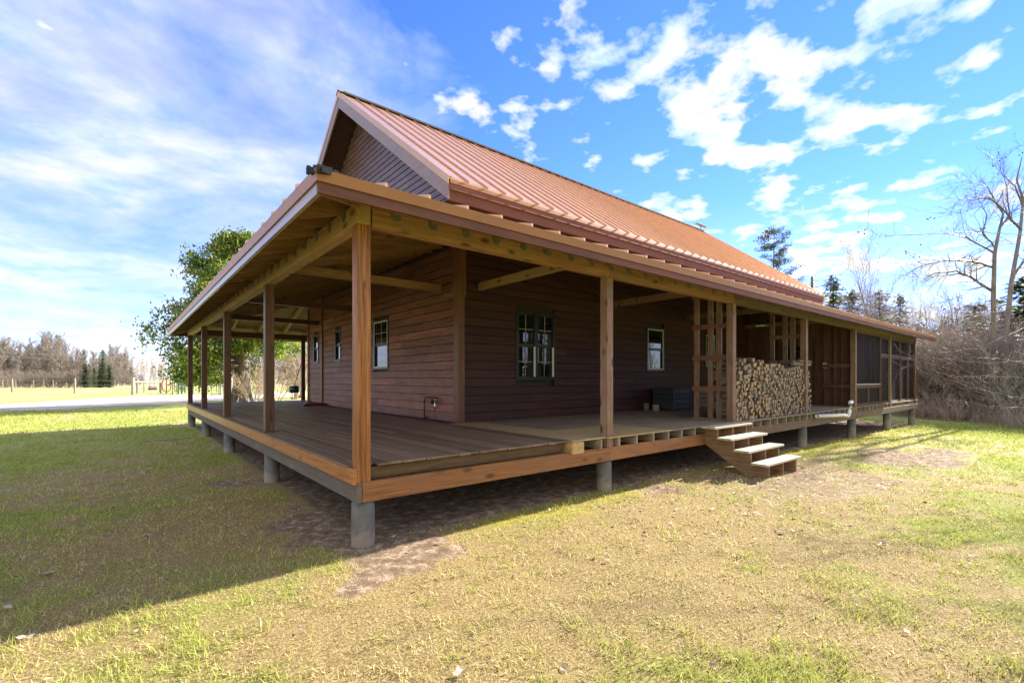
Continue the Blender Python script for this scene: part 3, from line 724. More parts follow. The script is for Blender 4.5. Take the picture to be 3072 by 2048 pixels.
# ---- porch gear fixed to the house
def P3(u, v, x): 
    s = (u - CX) / F; rx = DV[0] + RV[0] * s; t = (x - CAM[0]) / rx; return Vector((x, CAM[1] + t * (DV[1] + RV[1] * s), CAM[2] + t * (HY - v) / F))
tap = MB().tube([(W - .07, 4.711, .845), (W - .07, 4.711, 1.18), (W - .07, 4.69, 1.25), (W - .07, 4.63, 1.295), (W - .07, 4.56, 1.307), (W - .07, 4.30, 1.305), (W - .06, 4.20, 1.295)], .013, 8).build('water_tap', M['black_iron'], H, True)
MB().lathe([(0, -.05), (.035, -.05), (.045, -.02), (.045, .03), (.02, .05), (0, .05)], 14, (W - .09, 4.31, 1.215)).build('valve', M['black_iron'], tap, True)
MB().lathe([(0, -.13), (.02, -.13), (.02, -.07), (.014, -.06), (.016, .03), (.022, .035), (.022, .06), (0, .06)], 12, (W - .10, 4.195, 1.205)).build('spout', M['chrome'], tap, True)
MB().tube([(W - .06, 4.27, 1.15), (W - .06, 4.268, .83)], .006, 6).build('thin_pipe', M['black_iron'], tap)
MB().tube([(W - .07, 4.711, .86), (W - .07, 4.60, .855)], .018, 8).build('foot_elbow', M['black_iron'], tap)
an = MB().tube([(21.8, YRG, ZRG + .02), (21.8, YRG, ZRG + .28)], .02, 8).build('roof_antenna', M['black_iron'], H)
MB().box(21.35, 22.35, YRG - .10, YRG + .10, ZRG + .28, ZRG + .305).build('antenna_plate', M['tan_plastic'], an)
# ================================================================== PORCH THINGS
steps = tag(empty('porch_steps', (7.25, -.65, 0)), 'four sunlit pale wooden steps leading down from the porch to the lawn', 'steps')
SY = [(-.035, .78), (-.335, .60), (-.635, .415), (-.935, .225)]
for i, (y, z) in enumerate(SY):
    m = MB(); m.box(-.74, .74, y + .65 - .275, y + .65 - .142, z, z + .038); m.box(-.74, .74, y + .65 - .138, y + .65 - .003, z, z + .038)
    m.build('tread', M['tread'], steps, bevel=.004)
for x in (-.58, 0, .58):
    poly = [(.61, .775)]
    for y, z in SY:
        yl = y + .65 - .24; poly += [(yl, z - .001)]
        nz = z - .185 if (y, z) != SY[-1] else -.02
        poly += [(yl, nz - (.001 if nz > 0 else 0))]
    poly += [(-.40, -.02), (-.16, -.02), (.61, .48)]
    q = [];
    for p in poly:
        if not q or (abs(p[0] - q[-1][0]) + abs(p[1] - q[-1][1])) > 1e-4: q.append(p)
    MB().extrude([(x - .019, a, z) for a, z in q], (.038, 0, 0)).build('stringer', M['stringer'], steps, bevel=.002)
lamp = tag(empty('pendant_lamp', (11.0, .76, 3.10)), 'dark green enamel pendant lamp hanging over the firewood stack', 'lamp')
MB().lathe([(.175, -.02), (.165, -.012), (.09, .035), (.04, .075), (.028, .12), (0, .13)], 28).build('lamp_shade', M['enamel_green'], lamp, True)
MB().lathe([(.166, -.022), (.10, .012), (.03, .03), (0, .03)], 28).build('shade_lining', M['white'], lamp, True)
MB().lathe([(0, -.035), (.03, -.02), (.032, .01), (.02, .04)], 14).build('bulb', M['white'], lamp, True)
MB().tube([(0, 0, .12), (0, 0, .56)], .006, 6).build('cord', M['black_iron'], lamp)
def crate(x, y, w, d, h, mat, label):
    c = tag(empty('wooden_crate', (x, y, .821)), label, 'crate', 'crates by the wall')
    for s, nm_ in ((-1, 'front'), (1, 'back')):
        m = MB(); n = 4
        for k in range(n): m.box(-w / 2, w / 2, s * d / 2 - .011, s * d / 2 + .011, .04 + k * (h - .05) / n, .04 + (k + 1) * (h - .05) / n - .012)
        m.build('slatted_side', mat, c, bevel=.003)
    for s in (-1, 1):
        m = MB()
        for k in range(4): m.box(s * w / 2 - .011, s * w / 2 + .011, -d / 2 + .013, d / 2 - .013, .04 + k * (h - .05) / 4, .04 + (k + 1) * (h - .05) / 4 - .012)
        m.build('slatted_side', mat, c)
        for t in (-1, 1): MB().box(s * (w / 2 - .04) - .035, s * (w / 2 - .04) + .035, t * (d / 2 + .012) - (.0 if t > 0 else .02), t * (d / 2 + .012) + (.02 if t > 0 else 0), 0, h).build('corner_post', mat, c)
    MB().box(-w / 2 + .013, w / 2 - .013, -d / 2 + .013, d / 2 - .013, .045, .06).build('bottom', mat, c)
    if label.startswith('dark'): MB().box(-w / 2, w / 2, -d / 2, d / 2, h - .008, h + .012).build('lid', mat, c)
crate(11.55, 2.95, 1.12, .6, .60, M['crate'], 'tan slatted wooden crate open at the top beside the dark crate')
crate(10.35, 2.95, .95, .6, .62, M['crate_dark'], 'dark lidded crate standing against the house wall')
m = tag(MB().lathe([(0, 0), (.085, 0), (.09, .01), (.09, .165), (.08, .175), (0, .175)], 20, (0, 0, 0)).build('paint_can', M['tan_plastic'], None, True), 'small tan tub on the plywood floor in front of a grey tub', 'tub', 'tubs by the crates'); m.location = (9.45, 2.9, .8215)
m = tag(MB().lathe([(0, 0), (.07, 0), (.08, .20), (.072, .205), (0, .20)], 20, (0, 0, 0)).build('paint_can', M['concrete'], None, True), 'small grey tub behind the tan tub near the wall', 'tub', 'tubs by the crates'); m.location = (9.42, 3.18, .8215)
bench = tag(empty('boot_bench', (3.02, 11.7, .829)), 'low dark red wooden boot scraper box against the wall below the narrow window', 'boot scraper')
MB().box(-.40, .34, -.55, 1.15, .0, .05).build('base', M['red_paint'], bench, bevel=.006)
MB().box(-.33, .34, -.48, 1.08, .052, .075).build('top', M['red_paint'], bench, bevel=.006)
MB().lathe([(.012, .075), (.012, .10), (.03, .11), (.03, .135), (0, .14)], 12, (.05, .3, 0)).build('knob', M['red_paint'], bench, True)
ket = tag(empty('hanging_planter', (3.42, 15.25, 1.15)), 'dark green round pot hanging at the far corner of the porch', 'planter')
MB().lathe([(0, 0), (.14, .0), (.185, .05), (.195, .16), (.185, .25), (.15, .275), (.13, .265), (0, .2)], 24).build('pot', M['enamel_green'], ket, True)
MB().tube([(.0, 0, .25), (.16, -.0, .8), (.27, 0, 1.16)], [.014, .012, .010], 8).build('handle', M['black_iron'], ket, True)
MB().tube([(.15, 0, .26), (.12, .08, 1.2), (.1, .1, 2.12)], .005, 5).build('hanger', M['wire'], ket)
pipe = tag(empty('drain_pipe', (14.0, -.14, .66)), 'white plastic drain pipe with an elbow lying along the deck edge', 'pipe')
MB().tube([(-1.9, .0, .075), (-.2, -.10, .025), (.02, -.12, -.0)], .048, 14).build('long_run', M['white'], pipe, True)
MB().tube([(.0, -.12, -.0), (.09, -.125, -.02), (.17, -.13, .03), (.25, -.13, .14), (.32, -.13, .24), (.33, -.12, .33), (.40, -.11, .37), (.56, -.10, .375)], .052, 14).build('elbow', M['white'], pipe, True)
MB().lathe([(.06, -.03), (.062, .03)], 14, (.02, -.12, .0)).build('collar', M['white'], pipe, True)
blk = tag(MB().box(-.16, .16, -.05, .05, 0, .09).build('foam_block', M['white'], None, bevel=.006), 'small white block stuck against the post right of the firewood', 'block'); blk.location = (12.25, .20, 1.0)
tag(MB().box(-.16, .16, -.05, .05, -.18, .0).build('x', M['white']), '') if False else None
# ---- firewood: one row of split logs along Y, cut ends facing the lawn
LOGV = []
def log_mesh(k):
    r = random.Random(k); t = k % 5
    if t == 0: pts = [(-.5, -.5), (.5, -.5), (.42, .1), (.15, .45), (-.2, .5)]
    elif t == 1: a = [i * PI / 6 for i in range(7)]; pts = [(.5 * math.cos(x), -.5 + math.sin(x)) for x in a]
    elif t == 2: pts = [(.5 * math.cos(i * PI / 4.5), .5 * math.sin(i * PI / 4.5)) for i in range(9)]
    elif t == 3: pts = [(-.5, -.4), (.1, -.5), (.5, -.1), (.38, .42), (-.25, .5)]
    else: pts = [(-.5, -.5), (.5, -.35), (.3, .5), (-.35, .38)]
    pts = [(x + r.uniform(-.07, .07), z + r.uniform(-.07, .07)) for x, z in pts]
    m = MB(); dx, dz = r.uniform(-.12, .12), r.uniform(-.12, .12); n = len(pts)
    tw = r.uniform(-.25, .25); c, s = math.cos(tw), math.sin(tw)
    back = [(x * c - z * s + dx, x * s + z * c + dz) for x, z in pts]
    vs = [(x, r.uniform(-.004, .004), z) for x, z in pts] + [(x, .42, z) for x, z in back]
    m.add(vs, [(i, (i + 1) % n, n + (i + 1) % n, n + i) for i in range(n)], r.random(), 0)
    m.add(vs, [tuple(range(n - 1, -1, -1)), tuple(range(n, 2 * n))], r.random(), 1)
    return m
protos = [log_mesh(k) for k in range(30)]
def pile_top(x):
    t = 2.13 - .10 * sstep(9.6, 10.6, x) + .06 * math.sin(x * 5.1) * .4 + .03 * math.sin(x * 13)
    return t
cells = []; z = .824; row = 0
while z < 2.2:
    h = random.uniform(.070, .090); x = 7.99 + random.uniform(0, .05)
    while x < 12.12:
        w = random.uniform(.060, .125); ph = .018 * math.sin(x * 7 + row * 1.3)
        if x + w / 2 < 11.77 or True:
            zz = z + h / 2 + ph + random.uniform(-.008, .008)
            if zz + h / 2 < pile_top(x): cells.append((x + w / 2, zz, w * random.uniform(.92, 1.04), h * random.uniform(.95, 1.22)))
        x += w
    z += h * .985; row += 1
cells = [c for c in cells if not (11.75 < c[0] < 11.93)]
cells.sort(key=lambda c: c[0])
meshes = []
for k, p in enumerate(protos):
    o = p.build('firewood_log', [M['firewood_bark'], M['firewood_end']]); meshes.append(o.data); bpy.data.objects.remove(o)
def put_log(i, c):
    x, z, w, h = c; o = bpy.data.objects.new('firewood_log', meshes[i % 30]); COL.objects.link(o)
    tag(o, 'split firewood log in the stack between the two porch posts', 'firewood', 'firewood logs stacked in the porch bay')
    o.location = (x, .055 + random.uniform(-.06, .05), z); fl = random.choice((-1, 1)); o.scale = (w, 1, h); o.rotation_euler = (random.uniform(-.03, .03), random.choice((0, PI)) + random.uniform(-.35, .35), random.uniform(-.05, .05)); return o
for i, c in enumerate(cells[:300]): put_log(random.randrange(30), c)
m = MB()
for c in cells[300:]:
    p = protos[random.randrange(30)]; x, z, w, h = c; r = random.choice((0, PI)) + random.uniform(-.35, .35); cc, ss = math.cos(r), math.sin(r); dy = .055 + random.uniform(-.035, .03)
    vs = [((a * w) * cc + (b * h) * ss + x, yy + dy, -(a * w) * ss + (b * h) * cc + z) for a, yy, b in p.v]
    o = len(m.v); m.v += vs; r2 = random.random(); m.f += [tuple(q + o for q in f) for f in p.f]; m.r += [random.random() if mt else r2 for mt in p.m]; m.m += p.m
tag(m.build('firewood_stack', [M['firewood_bark'], M['firewood_end']]), 'far half of the stack of split firewood logs', 'firewood', kind='stuff')
for i, (x0, x1, y, z, r) in enumerate(((11.15, 12.28, .10, 2.075, .045), (11.30, 12.36, .17, 2.13, .04), (11.5, 12.30, .07, 2.155, .035))):
    pts = [(x0 + (x1 - x0) * k / 5, y + .012 * math.sin(k * 2 + i), z + .01 * math.sin(k * 1.7 + i)) for k in range(6)]
    m = MB(); m.tube(pts, [r * random.uniform(.85, 1.1) for _ in pts], 8)
    tag(m.build('bark_pole', M['firewood_bark']), ['long barked pole lying lowest along the top of the firewood', 'long barked pole lying at the back on top of the firewood', 'thin barked pole lying topmost on the firewood at the post'][i], 'log', 'poles on the firewood')
# ================================================================== GROUND
def dist_seg(x, y, ax, ay, bx, by):
    dx, dy = bx - ax, by - ay; t = np.clip(((x - ax) * dx + (y - ay) * dy) / (dx * dx + dy * dy), 0, 1)
    return np.hypot(x - ax - t * dx, y - ay - t * dy)
def lawn(x, y):
    """green (0 straw .. 1 green), dirt (0..1), moss (0..1) at ground points."""
    n1 = fbm(x * .55, y * .55, 1, 4); n2 = fbm(x * 2.2, y * 2.2, 9, 3); n3 = fbm(x * .16, y * .16, 33, 3)
    g = .56 + (n1 - .5) * 1.4 + (n2 - .5) * .7 + (n3 - .5) * .5
    g = g + .24 * sstep(2.0, 9.0, -x * .35 + y * .55) - .10                        # lawn beyond the porch
    g = g + .30 * sstep(-1.2, -3.2, y + .12 * x) * sstep(-3.5, -1.5, y + 3.9 + .0 * x) * 0
    near = np.hypot(x - CAM[0], y - CAM[1])
    g = g + .22 * sstep(3.6, 2.2, near)                                             # greener close to the viewer
    g = g + .45 * sstep(-4.5, -7.5, y - .05 * x) + .50 * sstep(11.5, 17, x) * sstep(-2.6, -4.6, y) # right-hand side
    g = g + .35 * sstep(18.5, 22, x)
    g = g - .30 * sstep(3.2, 1.0, np.hypot((x - 3.5) * .45, y + 2.0))
    g = g - .18 * sstep(3.0, .5, np.hypot((x + 2.6) * .6, (y - 3.5) * .6))
    d = np.zeros_like(g)
    under = sstep(-.25, .35, np.minimum(x - .12, y - .02)) * (x < XE + .3) * (y < YE + .2)
    d = np.maximum(d, under)
    w = (n1 - .5) * 1.3 + (n2 - .5) * 1.4 + (fbm(x * 8, y * 8, 61, 3) - .5) * .8
    d = np.maximum(d, sstep(.85, .0, dist_seg(x, y, -.15, 1.2, .4, -.30) + w * .8))
    d = np.maximum(d, .80 * sstep(.40, .0, dist_seg(x, y, -.2, -.70, .75, -.66) + w * .42))
    for (px, py, r) in ((-.55, 4.2, .42), (-.7, 7.9, .5), (-.7, 11.6, .6), (4.7, -.35, .55)):
        d = np.maximum(d, .85 * sstep(r, 0, np.hypot((x - px) * .8, (y - py) * 1.2) + w * .6))
    d = np.maximum(d, .75 * sstep(1.5, .5, np.hypot((x - 11.6) * .42, (y + 2.2) * .95) + w * .55))   # old mound
    d = np.maximum(d, .55 * sstep(2.2, .6, np.hypot((x - 7.2) * .5, (y + 1.4) * 1.0) + w * .9))
    ms = sstep(.75, .1, np.abs(y + .18) + w * .45) * sstep(6.5, 10.5, x) * (x < 22)
    ms = np.maximum(ms, .8 * sstep(.45, .1, np.abs(y + .42 - .08 * x) + w * .5) * sstep(.9, 1.8, x) * (x < 4.2))
    fd = y + .35 * x
    g = np.where(fd > 30, .62 + (n1 - .5) * .5 + (n3 - .5) * .9 - .60 * sstep(100, 140, fd), g)
    return np.clip(g, 0, 1), np.clip(d, 0, 1), np.clip(ms, 0, 1)
def grid_axis(lo, hi, fine_lo, fine_hi, step):
    a = list(np.arange(fine_lo, fine_hi, step)); s = step; p = fine_hi
    while p < hi: a.append(p); s *= 1.22; p += s
    a.append(hi); s = step; p = fine_lo - step
    while p > lo: a.insert(0, p); s *= 1.22; p -= s
    a.insert(0, lo); return np.array(a)
def ground_mat():
    m, nt, b = nm('lawn_ground'); ga = N(nt, 'ShaderNodeAttribute', attribute_name='green'); da = N(nt, 'ShaderNodeAttribute', attribute_name='dirt'); ma = N(nt, 'ShaderNodeAttribute', attribute_name='moss')
    tc = N(nt, 'ShaderNodeTexCoord'); v = tc.outputs['Object']
    n1 = noise(nt, v, 55, 5, .7); n2 = noise(nt, v, 7, 5, .65); n3 = noise(nt, v, .35, 4, .6); n4 = noise(nt, v, 160, 3, .7)
    straw = ramp(nt, n1, [(.3, (.095, .062, .026)), (.5, (.27, .195, .085)), (.72, (.52, .41, .20))])
    green = ramp(nt, n1, [(.3, (.055, .066, .012)), (.5, (.20, .225, .040)), (.72, (.42, .43, .095))])
    gf = math_(nt, 'ADD', ga.outputs['Fac'], math_(nt, 'MULTIPLY', math_(nt, 'SUBTRACT', n2, .5), .9))
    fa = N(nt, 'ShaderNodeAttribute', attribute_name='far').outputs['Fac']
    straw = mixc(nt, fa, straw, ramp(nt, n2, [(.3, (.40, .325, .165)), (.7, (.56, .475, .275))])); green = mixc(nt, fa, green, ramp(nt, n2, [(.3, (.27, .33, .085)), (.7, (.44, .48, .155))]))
    c = mixc(nt, ramp(nt, gf, [(.25, 0), (.7, 1)]), straw, green)
    mossc = ramp(nt, n2, [(.3, (.15, .15, .018)), (.7, (.46, .42, .04))]); c = mixc(nt, math_(nt, 'MULTIPLY', ma.outputs['Fac'], .8), c, mossc)
    dirt = ramp(nt, math_(nt, 'ADD', math_(nt, 'MULTIPLY', n2, .6), math_(nt, 'MULTIPLY', n1, .4)), [(.3, (.085, .054, .032)), (.5, (.22, .150, .095)), (.64, (.52, .42, .31))])
    df = ramp(nt, math_(nt, 'ADD', da.outputs['Fac'], math_(nt, 'MULTIPLY', math_(nt, 'SUBTRACT', n2, .5), .7)), [(.38, 0), (.62, 1)])
    c = mixc(nt, df, c, dirt); L(nt, c, b.inputs['Base Color']); b.inputs['Roughness'].default_value = .95; b.inputs['Specular IOR Level'].default_value = .1
    h = math_(nt, 'ADD', math_(nt, 'MULTIPLY', n1, .7), math_(nt, 'MULTIPLY', n4, .4)); bump(nt, b, h, .9, .02); return m
gx = grid_axis(-900, 1100, -9, 26, .14); gy = grid_axis(-700, 1300, -9, 26, .14)
XX, YY = np.meshgrid(gx, gy); GG, DD, MM = lawn(XX, YY)
hum = (fbm(XX * .9, YY * .9, 5, 4) - .5) * .06 + (fbm(XX * 5, YY * 5, 15, 3) - .5) * .035
fall = sstep(60, 25, np.hypot(XX - 5, YY - 4)); ZZ = gz(XX, YY) + hum * fall
nx, ny = len(gx), len(gy); me = bpy.data.meshes.new('ground')
co_ = np.stack([XX, YY, ZZ], -1).reshape(-1, 3); idx = np.arange(nx * ny).reshape(ny, nx)
q = np.stack([idx[:-1, :-1], idx[:-1, 1:], idx[1:, 1:], idx[1:, :-1]], -1).reshape(-1, 4)
me.vertices.add(len(co_)); me.vertices.foreach_set('co', co_.ravel()); me.loops.add(q.size); me.loops.foreach_set('vertex_index', q.ravel())
me.polygons.add(len(q)); me.polygons.foreach_set('loop_start', np.arange(0, q.size, 4)); me.update(); me.validate()
me.polygons.foreach_set('use_smooth', np.ones(len(q), bool))
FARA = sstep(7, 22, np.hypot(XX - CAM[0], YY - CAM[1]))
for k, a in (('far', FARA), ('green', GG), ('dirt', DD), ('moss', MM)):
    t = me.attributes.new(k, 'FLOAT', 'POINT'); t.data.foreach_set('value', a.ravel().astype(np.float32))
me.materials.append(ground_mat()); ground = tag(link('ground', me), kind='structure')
def gheight(x, y): return gz(x, y) + ((fbm(x * .9, y * .9, 5, 4) - .5) * .06 + (fbm(x * 5, y * 5, 15, 3) - .5) * .035) * sstep(60, 25, np.hypot(x - 5, y - 4))
# gravel yard
def gravel():
    m, nt, b = nm('gravel'); tc = N(nt, 'ShaderNodeTexCoord'); v = tc.outputs['Object']
    n1 = noise(nt, v, 30, 4, .7); n2 = noise(nt, v, .5, 4, .6)
    c = ramp(nt, math_(nt, 'ADD', math_(nt, 'MULTIPLY', n1, .5), math_(nt, 'MULTIPLY', n2, .5)), [(.3, (.46, .375, .30)), (.7, (.70, .59, .49))])
    L(nt, c, b.inputs['Base Color']); b.inputs['Roughness'].default_value = .95; bump(nt, b, n1, .5, .02); return m
near = [(-46, 4), (-28, 14.5), (-13.7, 25.1), (-6.6, 30.3), (.5, 35.5), (5, 39.6), (14, 43), (45, 46)]
farp = [(-62, 12), (-36, 22), (-17, 32.5), (-8.1, 41.4), (-2.9, 50.2), (2.5, 55), (14, 57), (45, 60)]
m = MB()
def smooth_line(p, n=12):
    out = []
    for i in range(len(p) - 1):
        p0, p1, p2, p3 = p[max(i - 1, 0)], p[i], p[i + 1], p[min(i + 2, len(p) - 1)]
        for k in range(n):
            t = k / n; out.append(tuple(.5 * ((2 * p1[j]) + (-p0[j] + p2[j]) * t + (2 * p0[j] - 5 * p1[j] + 4 * p2[j] - p3[j]) * t * t + (-p0[j] + 3 * p1[j] - 3 * p2[j] + p3[j]) * t ** 3) for j in (0, 1)))
    return out + [p[-1]]
A = smooth_line(near); B = smooth_line(farp)
A = [(x + random.uniform(-.12, .12), y + random.uniform(-.12, .12)) for x, y in A]
pts = []
K = 6
for a, b in zip(A, B):
    for k in range(K + 1):
        t = k / K; x = a[0] * (1 - t) + b[0] * t; y = a[1] * (1 - t) + b[1] * t; pts.append((x, y, float(gheight(np.array(x), np.array(y))) + .012 + .03 * math.sin(PI * t)))
fs = [(i * (K + 1) + k, i * (K + 1) + k + 1, (i + 1) * (K + 1) + k + 1, (i + 1) * (K + 1) + k) for i in range(len(A) - 1) for k in range(K)]
m.add(pts, fs); tag(m.build('gravel_road', gravel(), None, True), kind='structure')
# ------------------------------------------------------------------ grass and leaf litter
def tri_mesh(name, V, colr, mat):
    n = len(V) // 3; me = bpy.data.meshes.new(name); me.vertices.add(len(V)); me.vertices.foreach_set('co', V.astype(np.float32).ravel())
    me.loops.add(len(V)); me.loops.foreach_set('vertex_index', np.arange(len(V))); me.polygons.add(n); me.polygons.foreach_set('loop_start', np.arange(0, len(V), 3)); me.update()
    t = me.attributes.new('rnd', 'FLOAT', 'FACE'); t.data.foreach_set('value', colr.astype(np.float32)); me.materials.append(mat); return link(name, me)
M['grass'] = leafy('grass_blade', [(0, (.30, .20, .085)), (.16, (.54, .43, .185)), (.34, (.80, .70, .38)), (.45, (.52, .48, .12)), (.55, (.42, .43, .095)), (.78, (.33, .365, .080)), (1, (.58, .61, .15))], .35, .55)
def blades():
    n = 560000; dep = 1.25 + RNG.random(n) ** 1.55 * 24; s = (RNG.random(n) * 2 - 1) * 1.16; s = np.where(RNG.random(n) < .18, np.sign(s) * (1.16 + .7 * RNG.random(n)), s)
    x = CAM[0] + dep * (DV[0] + RV[0] * s); y = CAM[1] + dep * (DV[1] + RV[1] * s)
    g, d, ms = lawn(x, y)
    keep = ~((x > -.0) & (y > .25) & (x < XE) & (y < YE)) & (RNG.random(n) > d * 1.25) & (RNG.random(n) < 2.3 * fbm(x * 3.1, y * 3.1, 77, 4) ** 1.5 - .03)
    keep &= (dep > 1.6) & (x < 27)
    x, y, g, ms, dep = x[keep], y[keep], g[keep], ms[keep], dep[keep]; n = len(x)
    cl = fbm(x * 5.5, y * 5.5, 51, 3); isg = RNG.random(n) < np.clip((g - .36) * 1.7 + (cl - .5) * 2.6 + .34, .04, .93)
    h = (.012 + .036 * RNG.random(n) ** 1.8 + .030 * isg * RNG.random(n)) * np.clip((dep / 5) ** .45, 1, 2.2) * (.25 + 1.5 * cl)
    w = (.0022 + .0022 * RNG.random(n)) * np.clip((dep / 3.6) ** .85, 1, 5.5)
    a = RNG.random(n) * 2 * PI; lean = (RNG.random(n) ** .7) * 1.35; lean = np.where(isg, lean * .75, lean)
    z = gheight(x, y) - .003; la = RNG.random(n) * 2 * PI
    p0 = np.stack([x - np.cos(a) * w, y - np.sin(a) * w, z], -1); p1 = np.stack([x + np.cos(a) * w, y + np.sin(a) * w, z], -1)
    tip = np.stack([x + np.cos(la) * h * np.sin(lean) * 1.5, y + np.sin(la) * h * np.sin(lean) * 1.5, z + h * np.cos(lean) + .004], -1)
    V = np.stack([p0, p1, tip], 1).reshape(-1, 3)
    c = np.where(isg, .50 + .5 * RNG.random(n), .50 * RNG.random(n)); c = np.where(RNG.random(n) < ms * .6, .46 + .06 * RNG.random(n), c)
    return V, c
V, c = blades(); tag(tri_mesh('grass', V, c, M['grass']), 'short early spring grass, straw coloured with green tufts, around the porch', 'grass', kind='stuff')
def litter():
    n = 20000; dep = 2 + RNG.random(n) ** 1.1 * 20; s = (RNG.random(n) * 2 - 1) * 1.15
    x = CAM[0] + dep * (DV[0] + RV[0] * s); y = CAM[1] + dep * (DV[1] + RV[1] * s); g, d, ms = lawn(x, y)
    dens = .025 + .9 * sstep(2.4, .4, np.hypot((x - 7.5) * .30, (y + .9) * .9)) + .45 * sstep(1.6, .3, np.hypot((x - 11.6) * .4, y + 2.2)) + .12 * sstep(.4, .0, np.abs(y)) * (x > 0)
    dens *= .4 + 1.2 * fbm(x * 1.5, y * 1.5, 91, 3)
    keep = (RNG.random(n) < dens) & ~((x > 0) & (y > 1.5)); x, y = x[keep], y[keep]; n = len(x)
    r = (.009 + .024 * RNG.random(n) ** 2); a = RNG.random(n) * 2 * PI; z = gheight(x, y) + .010 + RNG.random(n) * .018; ti = (RNG.random((n, 4)) - .3) * r[:, None] * .9
    c = [np.stack([x + np.cos(a + t) * r * k, y + np.sin(a + t) * r * k, z + ti[:, i]], -1) for i, (t, k) in enumerate(((0, 1.2), (PI / 2, .7), (PI, 1.0), (3 * PI / 2, .75)))]
    V = np.stack([c[0], c[1], c[2], c[0], c[2], c[3]], 1).reshape(-1, 3); return V, np.repeat(RNG.random(n), 2)
V, c = litter(); tag(tri_mesh('fallen_leaves', V, c, M['litter']), 'dry curled leaves scattered on the ground by the porch steps', 'leaves', kind='stuff')
def big_leaf(u, v, size, lab):
    s = (u - CX) / F; dep = 1.7 * F / (v - HY); p = at(u, v, dep); m = MB(); r = size; a0 = random.uniform(0, 6)
    ring = [(math.cos(a0 + k * PI / 5) * r * (1.0 if k % 2 else .62), math.sin(a0 + k * PI / 5) * r * .7 * (1.0 if k % 2 else .62), .012 + random.uniform(-.006, .018)) for k in range(10)]
    m.add([(0, 0, .006)] + ring, [(0, 1 + k, 1 + (k + 1) % 10) for k in range(10)], random.uniform(.6, .95)); o = m.build('fallen_leaf', M['litter']); o.location = (p.x, p.y, float(gheight(np.array(p.x), np.array(p.y))) + .012)
    tag(o, lab, 'leaf', 'large fallen leaves on the lawn')
big_leaf(75, 1920, .05, 'pale curled leaf on the shaded grass nearest the left corner'); big_leaf(142, 1722, .055, 'brown leaf on the shaded lawn left of the porch'); big_leaf(2645, 1637, .07, 'white leaf alone on the sunlit lawn right of the steps')
big_leaf(435, 1612, .05, 'small pale leaf in the shaded lawn near the porch corner'); big_leaf(1380, 2035, .05, 'tan leaf at the very bottom of the sunny lawn')
# ================================================================== TREES
def grow(mt, mb, p, d, ln, r, lev, rng, par):
    """recursive limb: mt collects the trunk (lev 0), mb the branches and twigs."""
    n = par['seg'][min(lev, len(par['seg']) - 1)]; pts = [p.copy()]; rad = [r]; dd = d.copy(); q = p.copy()
    for i in range(n):
        dd = (dd + Vector((rng.uniform(-1, 1), rng.uniform(-1, 1), rng.uniform(-1, 1))) * par['wig'] + Vector((0, 0, par['up'][min(lev, len(par['up']) - 1)]))).normalized()
        q = q + dd * ln / n; pts.append(q.copy()); rad.append(r * (1 - (1 - par['tip']) * (i + 1) / n))
    (mt if lev == 0 else mb).tube(pts, rad, par['sides'][min(lev, len(par['sides']) - 1)], cap=False)
    if lev >= par['lev']: return
    k = par['kids'][lev]; st = par['start'][min(lev, len(par['start']) - 1)]
    for j in range(k):
        t = st + (1 - st) * (j + rng.random()) / k; i = min(int(t * n), n - 1); ft = t * n - i
        bp = pts[i].lerp(pts[i + 1], ft); bd = (pts[i + 1] - pts[i]).normalized()
        side = bd.cross(Vector((rng.uniform(-1, 1), rng.uniform(-1, 1), rng.uniform(-1, 1)))); side.normalize()
        an = par['ang'][min(lev, len(par['ang']) - 1)] * rng.uniform(.7, 1.25)
        nd = bd * math.cos(an) + side * math.sin(an)
        rl = ln * par['ratio'][min(lev, len(par['ratio']) - 1)] * rng.uniform(.65, 1.15) * (1.15 - .55 * t if lev == 0 else 1)
        rr = max(par['rmin'], (rad[i] + (rad[i + 1] - rad[i]) * ft) * par['rr'] * rng.uniform(.7, 1))
        grow(mt, mb, bp, nd, rl, rr, lev + 1, rng, par)
def bare_tree(seed, h, r, par, mats, name='bare_tree', shrub=0):
    rng = random.Random(seed); mt, mb = MB(), MB()
    if shrub:
        for k in range(shrub):
            a = rng.uniform(0, 2 * PI); t = rng.uniform(.08, .62); d = Vector((math.cos(a) * t, math.sin(a) * t, 1)).normalized()
            grow(mt, mb, Vector((math.cos(a) * rng.uniform(0, .35), math.sin(a) * rng.uniform(0, .35), -.1)), d, h * rng.uniform(.6, 1.05), r * rng.uniform(.5, 1), 0, rng, par)
    else: grow(mt, mb, Vector((0, 0, -.2)), Vector((rng.uniform(-.05, .05), rng.uniform(-.05, .05), 1)).normalized(), h, r, 0, rng, par)
    e = empty(name); a = mt.build('stems' if shrub else 'trunk', mats[0], e, True); b = mb.build('branches' if shrub else 'crown', mats[1], e, True); kids(e, a, b); return e
TALL = dict(lev=3, seg=[9, 5, 3, 2], wig=.10, up=[.05, .10, .05, .03], tip=.12, sides=[7, 4, 3, 3], kids=[26, 8, 5], start=[.28, .2, .15], ang=[.75, .7, .7], ratio=[.32, .42, .5], rmin=.007, rr=.5)
POLE = dict(TALL, kids=[20, 7, 4], start=[.45, .2, .2], ang=[.55, .6, .6], ratio=[.22, .42, .5], wig=.07)
SHRUB = dict(lev=2, seg=[6, 4, 3], wig=.16, up=[.03, .05, .04], tip=.2, sides=[4, 3, 3], kids=[11, 6], start=[.15, .15], ang=[.65, .6], ratio=[.38, .5], rmin=.0035, rr=.55)
FARP = dict(TALL, lev=3, rmin=.034, kids=[34, 8, 4], start=[.08, .15, .1], ratio=[.19, .45, .5], ang=[.62, .6, .6], wig=.08)
